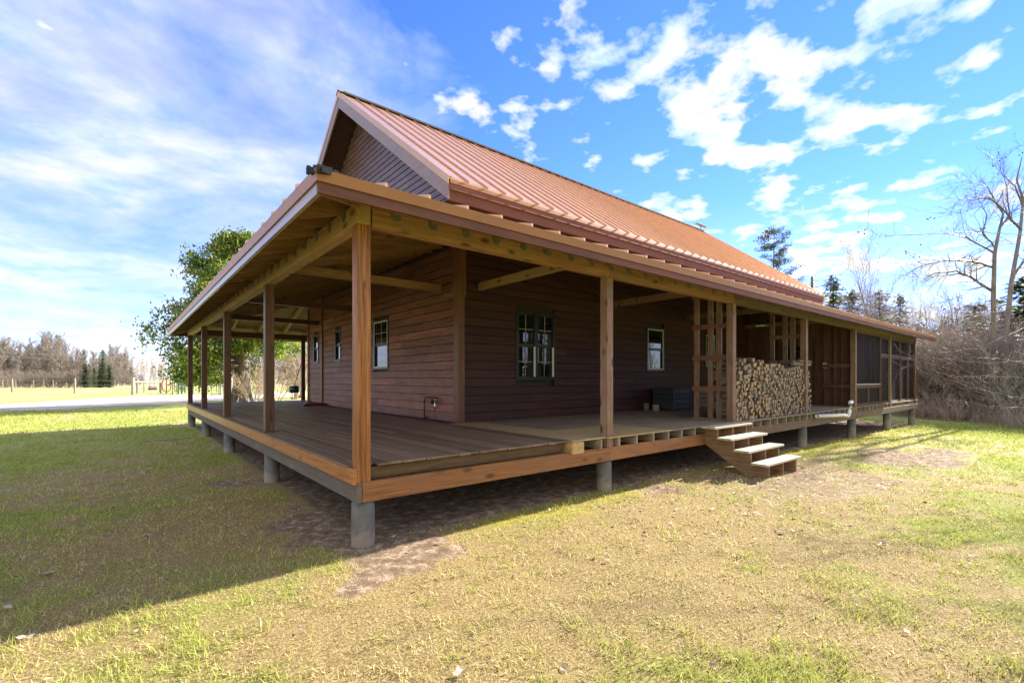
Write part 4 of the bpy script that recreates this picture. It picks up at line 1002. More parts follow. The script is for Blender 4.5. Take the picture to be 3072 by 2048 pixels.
def place(proto, first, loc, s, rz, label, cat, group):
    o = proto if first else copy_tree(proto); o.location = loc; o.scale = (s, s, s) if not hasattr(s, '__len__') else s; o.rotation_euler = (0, 0, rz); tag(o, label, cat, group); return o
class Pool:
    def __init__(s, protos): s.p = protos; s.used = [False] * len(protos)
    def put(s, k, loc, sc, rz, label, cat, group):
        k %= len(s.p); f = not s.used[k]; s.used[k] = True; return place(s.p[k], f, loc, sc, rz, label, cat, group)
def conifer(seed, h, r, mats, dens=1.0, drop=.25, gap=0, base=.06, name='conifer'):
    rng = random.Random(seed); e = empty(name); mt = MB(); mt.tube([(0, 0, -.3), (0, 0, h * .5), (0, 0, h * .99)], [h * .016, h * .010, .012], 7, cap=False); mb = MB(); z = h * base
    while z < h * .985:
        t = 1 - z / h; R = r * (t ** .42) * rng.uniform(.65, 1.12) + .05; n = max(5, int((5 + 6 * t) * dens))
        for k in range(n):
            if rng.random() < gap: continue
            a = rng.uniform(0, 2 * PI); rr = R * rng.uniform(.55, 1.1); c, s = math.cos(a), math.sin(a); steps_ = max(3, int(rr / .22)); zz = z + rng.uniform(-1, 1) * h * .016
            for i in range(steps_):
                f = (i + .6) / steps_; q = Vector((c * rr * f, s * rr * f, zz - drop * rr * f * f + .10 * rr * f)); w = (.17 + .12 * (1 - f)) * (h / 9) ** .3
                for j in range(2):
                    o = Vector((rng.uniform(-1, 1), rng.uniform(-1, 1), rng.uniform(-.7, .35))) * w * .8; d1 = Vector((c + rng.uniform(-.8, .8), s + rng.uniform(-.8, .8), rng.uniform(-.6, .2))).normalized() * w; d2 = Vector((-s, c, rng.uniform(-.5, .5))).normalized() * w * .38
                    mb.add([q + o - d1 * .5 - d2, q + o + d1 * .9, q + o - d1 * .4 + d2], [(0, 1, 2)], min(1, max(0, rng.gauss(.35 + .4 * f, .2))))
        z += h * rng.uniform(.012, .02) / dens ** .5
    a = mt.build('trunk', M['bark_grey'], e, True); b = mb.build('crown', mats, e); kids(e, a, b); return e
def ground_at(u, dep, z=None):
    p = at(u, HY, dep); p.z = float(gz(p.x, p.y)) if z is None else z; return p
def hgt(v, dep, zb=0): return CAM[2] + dep * (HY - v) / F - zb
# ---- far wood to the left
farpool = Pool([bare_tree(100 + k, 13, .15, FARP, (M['bark_far'], M['bark_far'])) for k in range(4)])
palepool = Pool([bare_tree(140 + k, 13, .15, dict(FARP, kids=[16, 6, 4], start=[.4, .2, .2]), (M['bark_pale'], M['bark_tan']), 'birch_tree') for k in range(2)])
R = random.Random(3); i = 0
GF = 'bare trees of the far wood'
for k in range(230):
    u = -260 + k * 2.85 + R.uniform(-9, 9); dep = 112 + R.uniform(-14, 26) + max(0, u) * .05
    top = 1034 + 14 * math.sin(u * .03) + R.uniform(-18, 40) + max(0, u - 120) * .16; h = hgt(top, dep)
    farpool.put(k, ground_at(u, dep, -.2), h / 12.2, R.uniform(0, 6), 'tall bare grey tree in the far wood beyond the field', 'tree', GF)
for k in range(34):
    u = 315 + k * 5.2 + R.uniform(-5, 5); dep = 150 + R.uniform(-8, 20); h = hgt(1084 + R.uniform(-10, 14), dep)
    palepool.put(k, ground_at(u, dep, -.2), h / 12.2, R.uniform(0, 6), 'slim pale barked tree at the right end of the far wood', 'tree', 'pale slim trees of the far wood')
for k in range(60):
    u = 450 + k * 8.6 + R.uniform(-8, 8); dep = 225 + R.uniform(-15, 30); h = hgt(1100 + R.uniform(-6, 14), dep)
    farpool.put(k, ground_at(u, dep, -.2), h / 12.2, R.uniform(0, 6), 'bare tree of the distant wood seen behind the corral', 'tree', 'bare trees of the distant wood')
con = Pool([conifer(7, 12, 3.0, M['needle'], 1.2), conifer(8, 12, 2.3, M['needle'], 1.2)])
for k, (u, top, dep, w, lab) in enumerate(((256, 1088, 92, 1.88, 'dark broad spruce at the edge of the far wood, leftmost of the spruces'), (283, 1100, 94, 1.35, 'short dark spruce between the broad spruce and the tallest spruce'), (309, 1046, 96, 0.93, 'tallest thin topped spruce rising above the far wood'), (328, 1092, 90, 1.80, 'dark spruce right of the tallest spruce at the far wood'), (392, 1098, 140, 0.90, 'small yellowish conifer among the pale trees of the far wood'), (300, 1103, 89, 1.65, 'low wide spruce in front of the tallest spruce'))):
    h = hgt(top, dep); con.put(k, ground_at(u, dep, -.1), (h / 12 * w, h / 12 * w, h / 12), k * 1.3, lab, 'tree', 'spruces at the far wood')
# brown brush along the wood edge
brp = Pool([bare_tree(170 + k, 3.4, .04, dict(SHRUB, rmin=.014, kids=[9, 5]), (M['bark_far'], M['bark_far']), 'brush_bush', 12) for k in range(2)])
for k in range(46):
    u = -60 + k * 10.5 + R.uniform(-5, 5); dep = 96 + R.uniform(-4, 9) + max(0, u - 250) * .16
    brp.put(k, ground_at(u, dep, 0), R.uniform(.7, 1.25), R.uniform(0, 6), 'brown leafless bush along the edge of the far wood', 'bush', 'brown bushes along the far wood')
# ---- fences, rail, corral and wires on the left
def fencepost(p, h, r, label, group):
    m = MB(); m.tube([(0, 0, -.1), (.01, 0, h * .6), (0, .01, h)], [r, r * .95, r * .88], 9); o = m.build('fence_post', M['fencepost']); o.location = p; tag(o, label, 'fence post', group); return o
FP = []
for k, (x, y, lab) in enumerate(((-12.5, 81.0, 'weathered fence post in the field, left one of the near pair'), (-6.1, 70.4, 'weathered fence post in the field halfway to the hitching rail'), (-18.6, 91.5, 'weathered fence post in the field near the picture edge'))):
    FP.append(fencepost((x, y, 0), 1.75, .11, lab, 'fence posts in the field'))
m = MB()
for z in (.5, 1.0, 1.5):
    m.tube([(-25, 102.5, z), (-18.6, 91.5, z), (-12.5, 81, z), (-6.1, 70.4, z), (-1, 59.4, z)], .012, 4)
tag(m.build('fence_wire', M['wire']), 'three thin wires strung along the weathered field posts', 'fence wire')
for k in range(14):
    u = (8, 23, 47, 68, 100, 131, 159, 184, 206, 232, 260, 290, 345, 408)[k]; dep = (84, 90, 84, 92, 86, 90, 88, 94, 96, 98, 102, 104, 108, 116)[k]
    o = fencepost(ground_at(u, dep, 0), 1.5, .055, 'thin grey post of the far fence in front of the wood', 'posts of the far fence')
rail = tag(empty('hitching_rail', (0, 0, 0)), 'weathered wooden rail on posts between the gravel and the field', 'rail')
p1 = Vector((-.96, 59.2, 0)); p2 = Vector((1.62, 63.0, 0)); p3 = Vector((-.45, 66.4, 0))
MB().tube([p1 - Vector((0, 0, .1)), p1 + Vector((0, 0, 1.85))], [.17, .15], 10).build('post', M['fencepost'], rail)
MB().tube([p2 - Vector((0, 0, .1)), p2 + Vector((0, 0, 1.5))], [.11, .10], 10).build('post', M['fencepost'], rail)
MB().tube([p3 - Vector((0, 0, .1)), p3 + Vector((0, 0, 1.7))], [.13, .12], 10).build('post', M['fencepost'], rail)
d = (p2 - p1); d.normalize(); MB().tube([p1 + Vector((-.1, -.1, 1.36)), p2 + Vector((.25, .3, 1.33))], .10, 9).build('rail', M['fencepost'], rail)
hp = tag(empty('hose_post', (1.99, 60.9, 0)), 'post with a coil of orange hose hung over it beside the corral', 'hose post')
MB().tube([(0, 0, -.1), (0, 0, 2.0)], .065, 8).build('post', M['fencepost'], hp)
m = MB()
for k in range(7):
    r1 = .44 + .05 * math.sin(k * 2.1); zc = .98 + .03 * math.cos(k); y = -.09 - .03 * k
    m.tube([(r1 * math.sin(a * PI / 12) * (1 + .08 * math.cos(a * PI / 6)), y, zc + .72 * math.cos(a * PI / 12) * (1 if a < 25 else 1)) for a in range(25)], .028, 6, cap=False)
m.build('hose_coil', M['orange'], hp, True)
def corral(x0, y0, x1, y1, n=5, h=1.55, ups=2):
    p = empty('corral_panel', (x0, y0, 0)); dx, dy = x1 - x0, y1 - y0; fr = MB()
    for a in (0, 1): fr.tube([(dx * a, dy * a, 0), (dx * a, dy * a, h)], .045, 7)
    rl = fr
    for k in range(n):
        z = .28 + (h - .30) * k / (n - 1); rl.tube([(0, 0, z), (dx, dy, z)], .03, 6)
    fr.build('frame', M['pipe_green'], p)
    for k in range(ups): t = (k + 1) / (ups + 1); MB().tube([(dx * t, dy * t, .28), (dx * t, dy * t, h)], .03, 6).build('upright', M['pipe_green'], p)
    return p
CP = [(2.4, 58.6, 3.0, 59.6, 'narrow green pipe panel beside the hose post'), (3.0, 60.5, 3.4, 61.5, 'green pipe panel set edge on behind the narrow one'), (3.3, 59.2, 4.0, 65.0, 'green pipe corral panel running away from the gravel'), (4.1, 65.3, 5.6, 66.4, 'green pipe corral panel behind the farthest porch posts'), (5.7, 66.4, 7.3, 64.5, 'green pipe corral panel between the two white posts'), (7.0, 60.7, 7.7, 61.6, 'green pipe gate panel left of the big tree trunk'), (7.8, 62.5, 10.0, 64.5, 'green pipe corral panel half hidden by the big tree trunk'), (.2, 68.0, 1.8, 69.5, 'low green pipe panel behind the hitching rail'), (10.2, 64.5, 13.5, 64.0, 'green pipe corral panel right of the big tree trunk')]
for x0, y0, x1, y1, lab in CP: tag(corral(x0, y0, x1, y1), lab, 'corral panel', 'corral panels')
for x, y, lab in ((4.35, 59.0, 'white corral post seen just right of the farthest left porch post'), (6.65, 56.6, 'white corral post seen near the rope swing'), (7.9, 58.2, 'white corral post left of the tree trunk')):
    fencepost((x, y, 0), 1.75, .10, lab, 'white corral posts').data.materials[0] = M['pale_post']
wg = tag(empty('field_wagon', (1.75, 86.5, 0), .5), 'small red cart standing far off in the field', 'cart'); wg.scale = (.6, .6, .6)
MB().box(-.75, .75, -.4, .4, .6, .95).build('body', M['red'], wg, bevel=.03); MB().box(-.5, .5, -.3, .3, .95, 1.2).build('load', M['white'], wg, bevel=.03)
for sx in (-.5, .5):
    for sy in (-.4, .4): MB().tube([(sx, sy - .06, .32), (sx, sy + .06, .32)], .32, 14).build('wheel', M['black_iron'], wg)
for k, (za, zb, lab) in enumerate(((1080, 1086, 'lower power line crossing in front of the far wood'), (1058, 1066, 'upper power line crossing above the far wood'))):
    a = at(-260, 1060 + (-10 if k == 0 else -22), 62); b = at(640, 1086 + (8 if k == 0 else -6), 78); pts = []
    for i in range(25):
        t = i / 24; p = a.lerp(b, t); p.z -= .9 * 4 * t * (1 - t) * (.35); pts.append(p)
    tag(MB().tube(pts, .022, 5).build('power_line', M['wire']), lab, 'cable', 'power lines')
# ---- big leafy tree with the swing
def leafy_tree():
    rng = random.Random(21); e = tag(empty('cedar_tree', (4.29, 31.15, 0)), 'big spreading green tree with a flared stringy trunk behind the porch', 'tree')
    mt = MB(); mt.tube([(0, 0, -.2), (0, 0, .15), (0, 0, .6), (.05, 0, 1.6), (.1, 0, 3.5), (0, .1, 7), (-.2, 0, 11)], [1.35, 1.05, .80, .66, .58, .38, .08], 14, cap=False)
    for k in range(9):
        a = k * .7; mt.tube([(math.cos(a) * 1.5, math.sin(a) * 1.5, -.1), (math.cos(a) * .85, math.sin(a) * .85, .28), (math.cos(a) * .5, math.sin(a) * .5, 1.3)], [.16, .24, .12], 6, cap=False)
    mt.build('trunk', M['bark_cedar'], e, True)
    prof = [(1.3, 4.0), (2.2, 5.8), (3.2, 6.5), (5, 6.2), (7, 5.6), (9, 5.0), (11, 3.9), (12.2, 2.5), (13.0, 1.0)]
    def rad(z):
        for (a, ra), (b, rb) in zip(prof[:-1], prof[1:]):
            if a <= z <= b: return ra + (rb - ra) * (z - a) / (b - a)
        return 0
    V = []; Cc = []; br = MB(); nb = 0
    for k in range(700):
        z = 2.0 + 11.0 * rng.random() ** 1.05; a = rng.uniform(0, 2 * PI); lob = .80 + .22 * math.sin(3 * a + z * .9) + .12 * math.sin(7 * a - z * 2.1)
        f = rng.random() ** .42
        if z < 3.0: f = max(f, .60)
        if z < 4.2 and math.cos(a) * RV[0] + math.sin(a) * RV[1] > .05: continue
        r = rad(z) * lob * f; c = np.array([math.cos(a) * r, math.sin(a) * r, z - .25 * f])
        if k % 3 == 0:
            st = Vector((0, 0, min(z * .8 + .9, 10.5))); en = Vector(c); md = st.lerp(en, .5) + Vector((0, 0, .35)); br.tube([st, md, en], [.09, .055, .015], 5, cap=False)
        n = 84; cr = rng.uniform(.5, .9); q = RNG.normal(size=(n, 3)) * cr * np.array([.55, .55, .42]) + c
        d1 = RNG.normal(size=(n, 3)); d1 /= np.linalg.norm(d1, axis=1)[:, None]; d2 = RNG.normal(size=(n, 3)); d2 -= (d2 * d1).sum(1)[:, None] * d1; d2 /= np.linalg.norm(d2, axis=1)[:, None]
        s = RNG.uniform(.10, .23, n)[:, None]; V.append(np.stack([q - d1 * s * .7 - d2 * s * .4, q + d1 * s * .9, q - d1 * s * .3 + d2 * s * .6], 1).reshape(-1, 3))
        cb = rng.gauss(.43, .18); Cc.append(np.clip(cb + RNG.normal(size=n) * .17, 0, 1))
    br.build('limbs', M['bark_cedar'], e, True)
    o = tri_mesh('crown', np.concatenate(V), np.concatenate(Cc), M['leaf_cedar']); o.parent = e; return e
tr = leafy_tree(); tr.scale = (.77, .80, .86)
sw = tag(empty('rope_swing', at(648, 1184, 31.0)), 'small dark swing seat hanging on ropes from the big tree', 'swing')
MB().box(-.28, .28, -.11, .11, 0, .05).build('seat', M['black_iron'], sw, bevel=.01)
for s in (-.24, .24): MB().tube([(s, 0, -.14), (s * .9, 0, 2.9)], .014, 5).build('rope', M['wire'], sw)
bs = Pool([bare_tree(210 + k, 4.3, .055, dict(SHRUB, lev=3, kids=[11, 6, 4], rmin=.010, ratio=[.42, .5, .5]), (M['bark_tan'], M['bark_tan']), 'bare_shrub', 12) for k in range(2)])
for k, (x, y, s, lab) in enumerate(((7.4, 35.6, 1.25, 'tan leafless shrub directly behind the third and fourth porch posts'), (9.2, 37.5, 1.35, 'tan leafless shrub seen beside the far porch post'), (4.9, 30.5, .62, 'pale twiggy growth around the foot of the big tree'), (10.6, 40.5, 1.2, 'tan leafless shrub farthest right behind the porch'))):
    bs.put(k, Vector((x, y, 0)), s, k * 2.0, lab, 'shrub', 'tan shrubs behind the porch')
# ---- wood to the right: conifers, tall bare trees, thicket, the big bare tree and the overhanging alder
rc = Pool([conifer(31, 9, 3.0, M['needle'], 1.0, gap=.25), conifer(32, 9, 2.7, M['needle_dry'], 1.15, gap=.15)])
def spruce(k, u, top, dep, wid, lab, grp='conifers behind the house'):
    p = ground_at(u, dep); h = hgt(top, dep, p.z); rc.put(k, p, (wid * 1.25, wid * 1.25, h / 9), k * 1.7 + u, lab, 'tree', grp)
spruce(0, 2500, 824, 46, 1.15, 'dark open spruce next to the far end of the copper roof')
spruce(1, 2556, 868, 41, 1.15, 'brownish dense conifer right of the dark open spruce')
spruce(1, 2638, 868, 40, .95, 'brownish narrow conifer under the tall fan shaped bare tree')
spruce(1, 2700, 880, 44, .95, 'narrow brownish conifer, third from the end of the roof')
spruce(0, 2762, 968, 38, .8, 'small green conifer behind the tip of the porch roof')
spruce(0, 2846, 960, 42, .9, 'green conifer half hidden in bare trees right of the porch roof')
spruce(1, 2925, 905, 36, 1.25, 'olive conifer just left of the big bare tree')
spruce(0, 3078, 830, 27, 1.35, 'dark conifer at the very edge behind the big bare tree')
spruce(0, 3010, 960, 38, 1.2, 'dark conifer behind the trunks of the big bare tree')
for k, (u, top, dep, w) in enumerate(((2728, 1000, 36, .8), (2800, 985, 34, .9), (2878, 1000, 33, .8), (2950, 985, 31, .9), (3038, 960, 30, .9))):
    spruce(k % 2, u, top, dep, w, ['small dark spruce just beyond the tip of the porch roof', 'dark spruce behind the thicket, second from the house', 'dark spruce behind the middle of the thicket', 'dark spruce left of the twin trunks, behind the thicket', 'dark spruce right of the twin trunks, behind the thicket'][k], 'spruces behind the thicket')
spruce(0, 3160, 800, 34, 1.4, 'tall conifer beyond the edge of the yard'); spruce(1, 3260, 860, 34, 1.3, 'olive conifer beyond the edge of the yard')
def pine(seed, h):
    rng = random.Random(seed); e = empty('pine_tree'); mt = MB(); mt.tube([(0, 0, -.3), (.1, 0, h * .4), (0, .05, h * .75), (.05, 0, h)], [.24, .18, .09, .02], 8, cap=False); mb = MB(); V = []; Cc = []
    z = h * .40
    while z < h:
        t = (h - z) / (h * .6)
        for k in range(4):
            a = rng.uniform(0, 2 * PI); R = (1.0 + 2.0 * t ** .7 * (1 if t < .7 else .9)) * rng.uniform(.45, 1.2); e2 = Vector((math.cos(a) * R, math.sin(a) * R, z + R * rng.uniform(-.05, .5))); st = Vector((.05, 0, z)); mid = st.lerp(e2, .5) - Vector((0, 0, .1))
            mt.tube([st, mid, e2], [.045, .03, .01], 4, cap=False)
            for i in range(5):
                f = .45 + .58 * i / 4; c = np.array(st.lerp(e2, f)) + np.array([rng.uniform(-.12, .12), rng.uniform(-.12, .12), rng.uniform(.0, .18)]); n = 26; q = RNG.normal(size=(n, 3)) * np.array([.17, .17, .12]) + c
                d1 = RNG.normal(size=(n, 3)); d1 /= np.linalg.norm(d1, axis=1)[:, None]; d2 = RNG.normal(size=(n, 3)); s = RNG.uniform(.10, .2, n)[:, None]; V.append(np.stack([q - d1 * s * .7 - d2 * s * .12, q + d1 * s, q - d1 * s * .5 + d2 * s * .14], 1).reshape(-1, 3)); Cc.append(np.clip(RNG.normal(.5, .2, n), 0, 1))
        z += h * .033
    a = mt.build('trunk', M['bark_grey'], e, True); b = tri_mesh('crown', np.concatenate(V), np.concatenate(Cc), M['needle']); b.parent = e; return e
p = ground_at(2322, 46); pt = pine(5, hgt(696, 46, p.z)); pt.location = p; tag(pt, 'tall open crowned pine rising behind the copper roof ridge', 'tree')
p = ground_at(2437, 38); h = hgt(830, 38, p.z); sn = tag(empty('snag_tree', p), 'broken off dead trunk with thin side branches behind the roof end', 'tree')
MB().tube([(0, 0, -.2), (.05, 0, h * .5), (0, 0, h)], [.26, .19, .12], 8).build('trunk', M['bark_grey'], sn, True)
m = MB(); R = random.Random(4)
for k in range(22):
    z = h * R.uniform(.55, .99); a = R.uniform(0, 6.28); l = R.uniform(.8, 2.6); m.tube([(0, 0, z), (math.cos(a) * l * .5, math.sin(a) * l * .5, z + .15), (math.cos(a) * l, math.sin(a) * l, z + R.uniform(-.1, .7))], [.03, .018, .006], 4, cap=False)
m.build('branches', M['bark_twig'], sn, True)
tallp = Pool([bare_tree(300 + k, 10, .11, TALL if k < 3 else POLE, (M['bark_grey'], M['bark_twig'])) for k in range(5)])
R = random.Random(9)
fan = bare_tree(331, 8, .13, dict(TALL, kids=[16, 9, 6], start=[.30, .2, .2], ang=[.42, .5, .6], ratio=[.62, .42, .5], up=[.03, .12, .05]), (M['bark_grey'], M['bark_twig']))
p = ground_at(2632, 37); h = hgt(800, 37, p.z); fan.location = p; fan.scale = (h / 8.3,) * 3; tag(fan, 'tall fan shaped bare tree above the brownish conifers', 'tree')
GR = 'tall bare trees of the wood beside the house'
for k in range(62):
    u = 2470 + k * 13.5 + R.uniform(-12, 12); dep = R.uniform(33, 58); top = R.uniform(865, 1010) if u > 2560 else R.uniform(900, 980)
    p = ground_at(u, dep); tallp.put(k, p, hgt(top, dep, p.z) / 10.2, R.uniform(0, 6), 'tall thin bare tree in the wood beyond the far end of the house', 'tree', GR)
th = Pool([bare_tree(350 + k, 3.6, .030, dict(SHRUB, lev=3, kids=[7, 4, 3], rmin=.008, ratio=[.45, .5, .5]), ((M['bark_grey'], M['bark_twig'], M['bark_big'], M['bark_pale'])[k], (M['bark_twig'], M['bark_red'], M['bark_grey'], M['bark_pale'])[k]), 'thicket_shrub', 11) for k in range(4)])
for k in range(42):
    u = 2690 + (k % 21) * 25 + R.uniform(-14, 14); t = max(0, (u - 2740) / 330); dep0 = 26.5 - 5.5 * t; dep = dep0 + (R.uniform(0, 2.5) if k < 35 else R.uniform(3, 9))
    p = ground_at(u, dep); h = hgt(R.uniform(985, 1085), dep, p.z)
    th.put(k, p, (h / 3.4 * R.uniform(1.0, 1.4),) * 2 + (h / 3.4,), R.uniform(0, 6), 'leafless reddish grey shrub in the thicket beside the lawn', 'shrub', 'shrubs of the thicket')
for k in range(30):        # the thicket goes on along the yard past the picture edge
    u = 3110 + k * 26 + R.uniform(-14, 14); dep = 20.5 - 5.0 * (u - 3110) / 780 + R.uniform(0, 4); p = ground_at(u, dep)
    th.put(k, p, R.uniform(.9, 1.3), R.uniform(0, 6), 'leafless reddish grey shrub in the thicket beside the lawn', 'shrub', 'shrubs of the thicket')
sap = Pool([bare_tree(370 + k, 6, .035, dict(POLE, sides=[5, 3, 3, 3], kids=[22, 6, 3], start=[.2, .2, .2], rmin=.005, ratio=[.24, .42, .5], ang=[.6, .6, .6]), (M['bark_grey'], M['bark_twig']), 'sapling_tree') for k in range(3)])
for k in range(34):
    u = 2730 + k * 11.5 + R.uniform(-9, 9); t = max(0, (u - 2740) / 330); dep = 27.0 - 5.0 * t + R.uniform(-.6, 5); p = ground_at(u, dep)
    sap.put(k, p, hgt(R.uniform(930, 1040), dep, p.z) / 6, R.uniform(0, 6), 'slender bare sapling standing in the thicket beside the lawn', 'tree', 'saplings in the thicket')
low = Pool([bare_tree(380 + k, 1.0, .012, dict(SHRUB, kids=[9, 5], rmin=.003), (M['bark_tan'], M['bark_red']), 'bramble_bush', 14) for k in range(2)])
for k in range(22):
    u = 2700 + k * 20 + R.uniform(-16, 16); t = max(0, (u - 2740) / 330); dep = 25.2 - 6.6 * t + R.uniform(-.6, 1.2); p = ground_at(u, dep)
    low.put(k, p, R.uniform(.5, 1.6), R.uniform(0, 6), 'low tangled bramble along the edge of the lawn', 'bush', 'brambles along the lawn edge')
# the big bare tree: two stems from one base
p = ground_at(2992, 22.5); big = tag(empty('old_apple_tree', p), 'big bare two stemmed tree with spreading limbs at the edge of the thicket', 'tree')
mt, mb = MB(), MB(); rng = random.Random(12)
def rel(u, v, dep): return at(u, v, dep) - p
LIM = dict(lev=3, seg=[7, 5, 4, 2], wig=.16, up=[.02, .03, .02], tip=.25, sides=[7, 5, 4, 3], kids=[9, 7, 8], start=[.2, .2, .2], ang=[.7, .8, .8], ratio=[.5, .5, .5], rmin=.005, rr=.5)
st1 = [(2992, 1275, 22.5, .24), (2984, 1080, 22.5, .19), (2980, 900, 22.4, .165), (2984, 760, 22.3, .13), (2998, 690, 22.3, .10), (3010, 640, 22.4, .07)]
st2 = [(2994, 1250, 22.5, .22), (3018, 1000, 22.6, .18), (3034, 850, 22.8, .155), (3060, 700, 23, .12), (3070, 600, 23, .09), (3050, 540, 23, .06), (3066, 470, 23, .03)]
for st in (st1, st2): mt.tube([rel(a, b, c) for a, b, c, r in st], [r * .58 for *_, r in st], 9, cap=False)
mt.build('trunk', M['bark_big'], big, True)
def limb(path, r0, r1, lev=1):
    pts = [rel(*q) for q in path]; n = len(pts); fine = []
    for i in range(n - 1):
        for k in range(3): fine.append(pts[i].lerp(pts[i + 1], k / 3) + Vector((rng.uniform(-1, 1), rng.uniform(-1, 1), rng.uniform(-1, 1))) * .03)
    fine.append(pts[-1]); N_ = len(fine); rad = [.68 * (r0 + (r1 - r0) * i / (N_ - 1)) for i in range(N_)]; mb.tube(fine, rad, 6, cap=False)
    for i in range(1, N_):
        for j in range(3):
            d = (fine[i] - fine[i - 1]).normalized(); s = d.cross(Vector((rng.uniform(-1, 1), rng.uniform(-1, 1), rng.uniform(-1, 1)))).normalized(); an = rng.uniform(.5, 1.0)
            grow(mb, mb, fine[i], d * math.cos(an) + s * math.sin(an), rng.uniform(.5, 1.3), max(.007, rad[i] * .42), 2, rng, LIM)
limb([(2984, 760, 22.3), (2900, 712, 21.5), (2835, 700, 21)], .075, .015); limb([(2984, 740, 22.3), (2950, 700, 22), (2960, 640, 22), (2935, 600, 22)], .06, .012)
limb([(2980, 800, 22.4), (2920, 785, 22), (2850, 780, 21.4), (2770, 795, 21), (2720, 820, 20.6)], .085, .010); limb([(2978, 870, 22.4), (2910, 830, 22.2), (2870, 812, 22), (2800, 822, 21.8), (2768, 840, 21.5)], .10, .012)
limb([(3064, 690, 23), (3020, 640, 22.6), (2975, 600, 22.2), (2930, 590, 22), (2880, 600, 22)], .09, .010); limb([(3066, 620, 23), (3046, 560, 23), (3000, 515, 23)], .07, .012); limb([(3070, 600, 23), (3110, 500, 23.4), (3130, 420, 23.6)], .07, .012)
limb([(3040, 830, 22.8), (3090, 760, 23), (3150, 700, 23)], .08, .015); limb([(2998, 690, 22.3), (3030, 640, 22), (3020, 560, 21.8), (2990, 480, 21.6)], .06, .010); limb([(3010, 640, 22.4), (2960, 560, 22.4), (2890, 545, 22.4)], .05, .01)
mb.build('crown', M['bark_big'], big, True)
# alder whose trunk stands beyond the picture edge and reaches in with long limbs and small cones
p = at(3560, HY, 9.6); p.z = float(gz(p.x, p.y)); ald = tag(empty('alder_tree', p), 'bare alder reaching in from beside the yard with long thin branches and small dark cones', 'tree')
mt, mb = MB(), MB(); cones = MB(); mt.tube([(0, 0, -.2), (.02, 0, 1.2), (-.05, .05, 3.0), (0, .1, 5.2), (.1, 0, 7.5)], [.19, .16, .13, .09, .04], 10, cap=False); mt.build('trunk', M['bark_big'], ald, True)
for k in range(9):
    a = 2.2 * k; grow(mb, mb, Vector((0, 0, 2.6 + .5 * k)), Vector((math.cos(a) * .8, math.sin(a) * .8, .7)).normalized(), 2.4 - .12 * k, .035, 1, random.Random(k), LIM)
TW = dict(lev=3, seg=[6, 5, 4, 3], wig=.14, up=[.0, .02, .02, .02], tip=.3, sides=[5, 4, 3, 3], kids=[7, 5, 3], start=[.2, .15, .15], ang=[.5, .6, .6], ratio=[.5, .45, .4], rmin=.0022, rr=.5)
def reach(path, r0, r1, tw=10, tl=.55, cone=.0):
    pts = [rel(*q) for q in path]; fine = []
    for i in range(len(pts) - 1):
        for k in range(5): fine.append(pts[i].lerp(pts[i + 1], k / 5) + Vector((rng.uniform(-1, 1), rng.uniform(-1, 1), rng.uniform(-1, 1))) * .012)
    fine.append(pts[-1]); n = len(fine); rad = [.46 * (r0 + (r1 - r0) * (i / (n - 1)) ** .7) for i in range(n)]; mb.tube(fine, rad, 6, cap=False)
    for j in range(tw):
        i = min(n - 1, 2 + int((n - 2) * rng.random() ** .8)); d = (fine[i] - fine[i - 1]).normalized(); s = d.cross(Vector((rng.uniform(-1, 1), rng.uniform(-1, 1), rng.uniform(-1, 1)))).normalized(); an = rng.uniform(.35, .9)
        e = d * math.cos(an) + s * math.sin(an); l = tl * rng.uniform(.4, 1.3); grow(mb, mb, fine[i], e, l, max(.003, rad[i] * .5), 2, rng, TW)
        if rng.random() < cone * .4:
            for q in range(rng.randint(1, 4)): c = fine[i] + e * l * rng.uniform(.6, 1.1) + Vector((rng.uniform(-.05, .05), rng.uniform(-.05, .05), rng.uniform(-.06, .02))); mb.lathe([(0, -.016), (.011, -.008), (.012, .004), (0, .014)], 6, c, mat=1)
J = (3560, 300, 9.7)
reach([(3555, 560, 9.6), (3300, 660, 9.0), (3072, 704, 8.6), (2950, 697, 8.4), (2820, 700, 8.2), (2700, 706, 8.1), (2640, 708, 8.0), (2606, 690, 8.0), (2598, 676, 8.0)], 0.019, 0.0034, 16, .30, .2)
reach([(3555, 700, 9.6), (3250, 690, 10.2), (3060, 730, 9.8), (2960, 740, 9.5), (2860, 775, 9.3), (2800, 790, 9.2), (2750, 800, 9.2)], 0.017, 0.0034, 22, .5, .5)
reach([(3555, 620, 9.6), (3300, 560, 10), (3060, 590, 9.8), (2960, 610, 9.5), (2880, 640, 9.3), (2826, 650, 9.2)], 0.017, 0.0034, 24, .5, .5)
reach([(3555, 780, 9.6), (3250, 800, 9.6), (3060, 820, 9.2), (2960, 850, 9), (2900, 880, 8.8), (2840, 905, 8.7), (2815, 925, 8.7)], 0.015, 0.0034, 26, .45, .8)
reach([(3555, 820, 9.6), (3280, 870, 9.2), (3072, 905, 9), (2980, 935, 8.8), (2905, 955, 8.6), (2880, 960, 8.6)], 0.015, 0.0034, 24, .45, .9)
reach([(3555, 900, 9.6), (3300, 960, 8.2), (3072, 985, 7.6), (2990, 1020, 7.3), (2930, 1045, 7.2), (2880, 1050, 7.1), (2851, 1037, 7.1)], 0.015, 0.0034, 14, .4)
reach([(3555, 950, 9.6), (3300, 1060, 8.0), (3072, 1090, 7.4), (2990, 1075, 7.2), (2930, 1075, 7.0), (2880, 1050, 6.9), (2800, 1060, 6.8), (2750, 1072, 6.8), (2700, 1054, 6.8)], 0.013, 0.0026, 12, .35)
reach([(3555, 1000, 9.6), (3300, 1110, 7.8), (3072, 1134, 7.4), (2960, 1128, 7.2), (2860, 1128, 7.0), (2810, 1115, 6.9), (2780, 1100, 6.9)], 0.013, 0.0026, 12, .35)
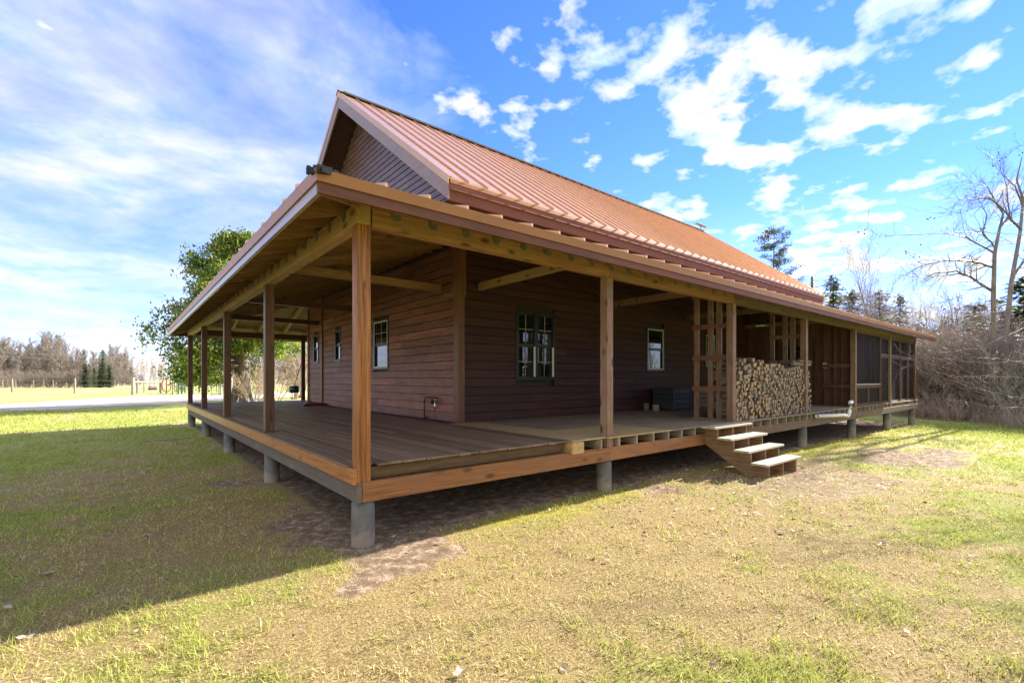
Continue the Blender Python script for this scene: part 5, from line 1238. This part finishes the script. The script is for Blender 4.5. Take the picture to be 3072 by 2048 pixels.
reach([(3555, 1050, 9.6), (3300, 1150, 7.6), (3072, 1195, 7.2), (2960, 1172, 7.0), (2890, 1155, 6.9), (2858, 1140, 6.8)], 0.013, 0.0026, 12, .35)
reach([(3555, 1000, 9.6), (3330, 1060, 8.8), (3110, 1080, 8.4), (2960, 1088, 8.2), (2780, 1075, 8.2), (2720, 1100, 8.2), (2692, 1114, 8.2)], 0.013, 0.0026, 10, .3)
reach([(3555, 1080, 9.6), (3300, 1210, 7.4), (3072, 1222, 7.0), (2980, 1220, 6.8), (2900, 1206, 6.7), (2822, 1193, 6.7)], 0.012, 0.0026, 9, .3)
reach([(3555, 420, 9.6), (3300, 380, 9.6), (3120, 430, 9.4), (3050, 440, 9.3), (3035, 446, 9.3)], 0.017, 0.0034, 10, .4, .4)
mb.build('crown', [M['bark_alder'], M['black']], ald, True)

# ---- wood behind the viewer, seen only as reflections in the window panes
def merged(protos, spots):
    V = []; Fc = []; o = 0
    for k, (x, y, h, rz) in enumerate(spots):
        v, f, hh = protos[k % len(protos)]; c, s = math.cos(rz), math.sin(rz); q = v * (h / hh); V.append(np.stack([q[:, 0] * c - q[:, 1] * s + x, q[:, 0] * s + q[:, 1] * c + y, q[:, 2]], -1)); Fc += [tuple(i + o for i in t) for t in f]; o += len(v)
    me = bpy.data.meshes.new('reflected_wood'); me.from_pydata(np.concatenate(V).tolist(), [], Fc); me.update(); me.materials.append(M['bark_twig']); return link('reflected_wood', me)
pr = []
for k in range(3):
    rng = random.Random(500 + k); a = MB(); grow(a, a, Vector((0, 0, -.2)), Vector((0, 0, 1)), 12, .16, 0, rng, dict(FARP, lev=2, kids=[34, 12], rmin=.02)); pr.append((np.array(a.v), a.f, 12.0))
R = random.Random(77); spots = []
for k in range(90): spots.append((-48 + R.uniform(-8, 5), -10 + k * 1.0, R.uniform(9, 14), R.uniform(0, 6)))
for k in range(90): spots.append((-6 + k * .85, -38 + R.uniform(-8, 4), R.uniform(8, 13), R.uniform(0, 6)))
tag(merged(pr, spots), 'bare wood across the yard mirrored in the window panes', 'trees', kind='stuff')
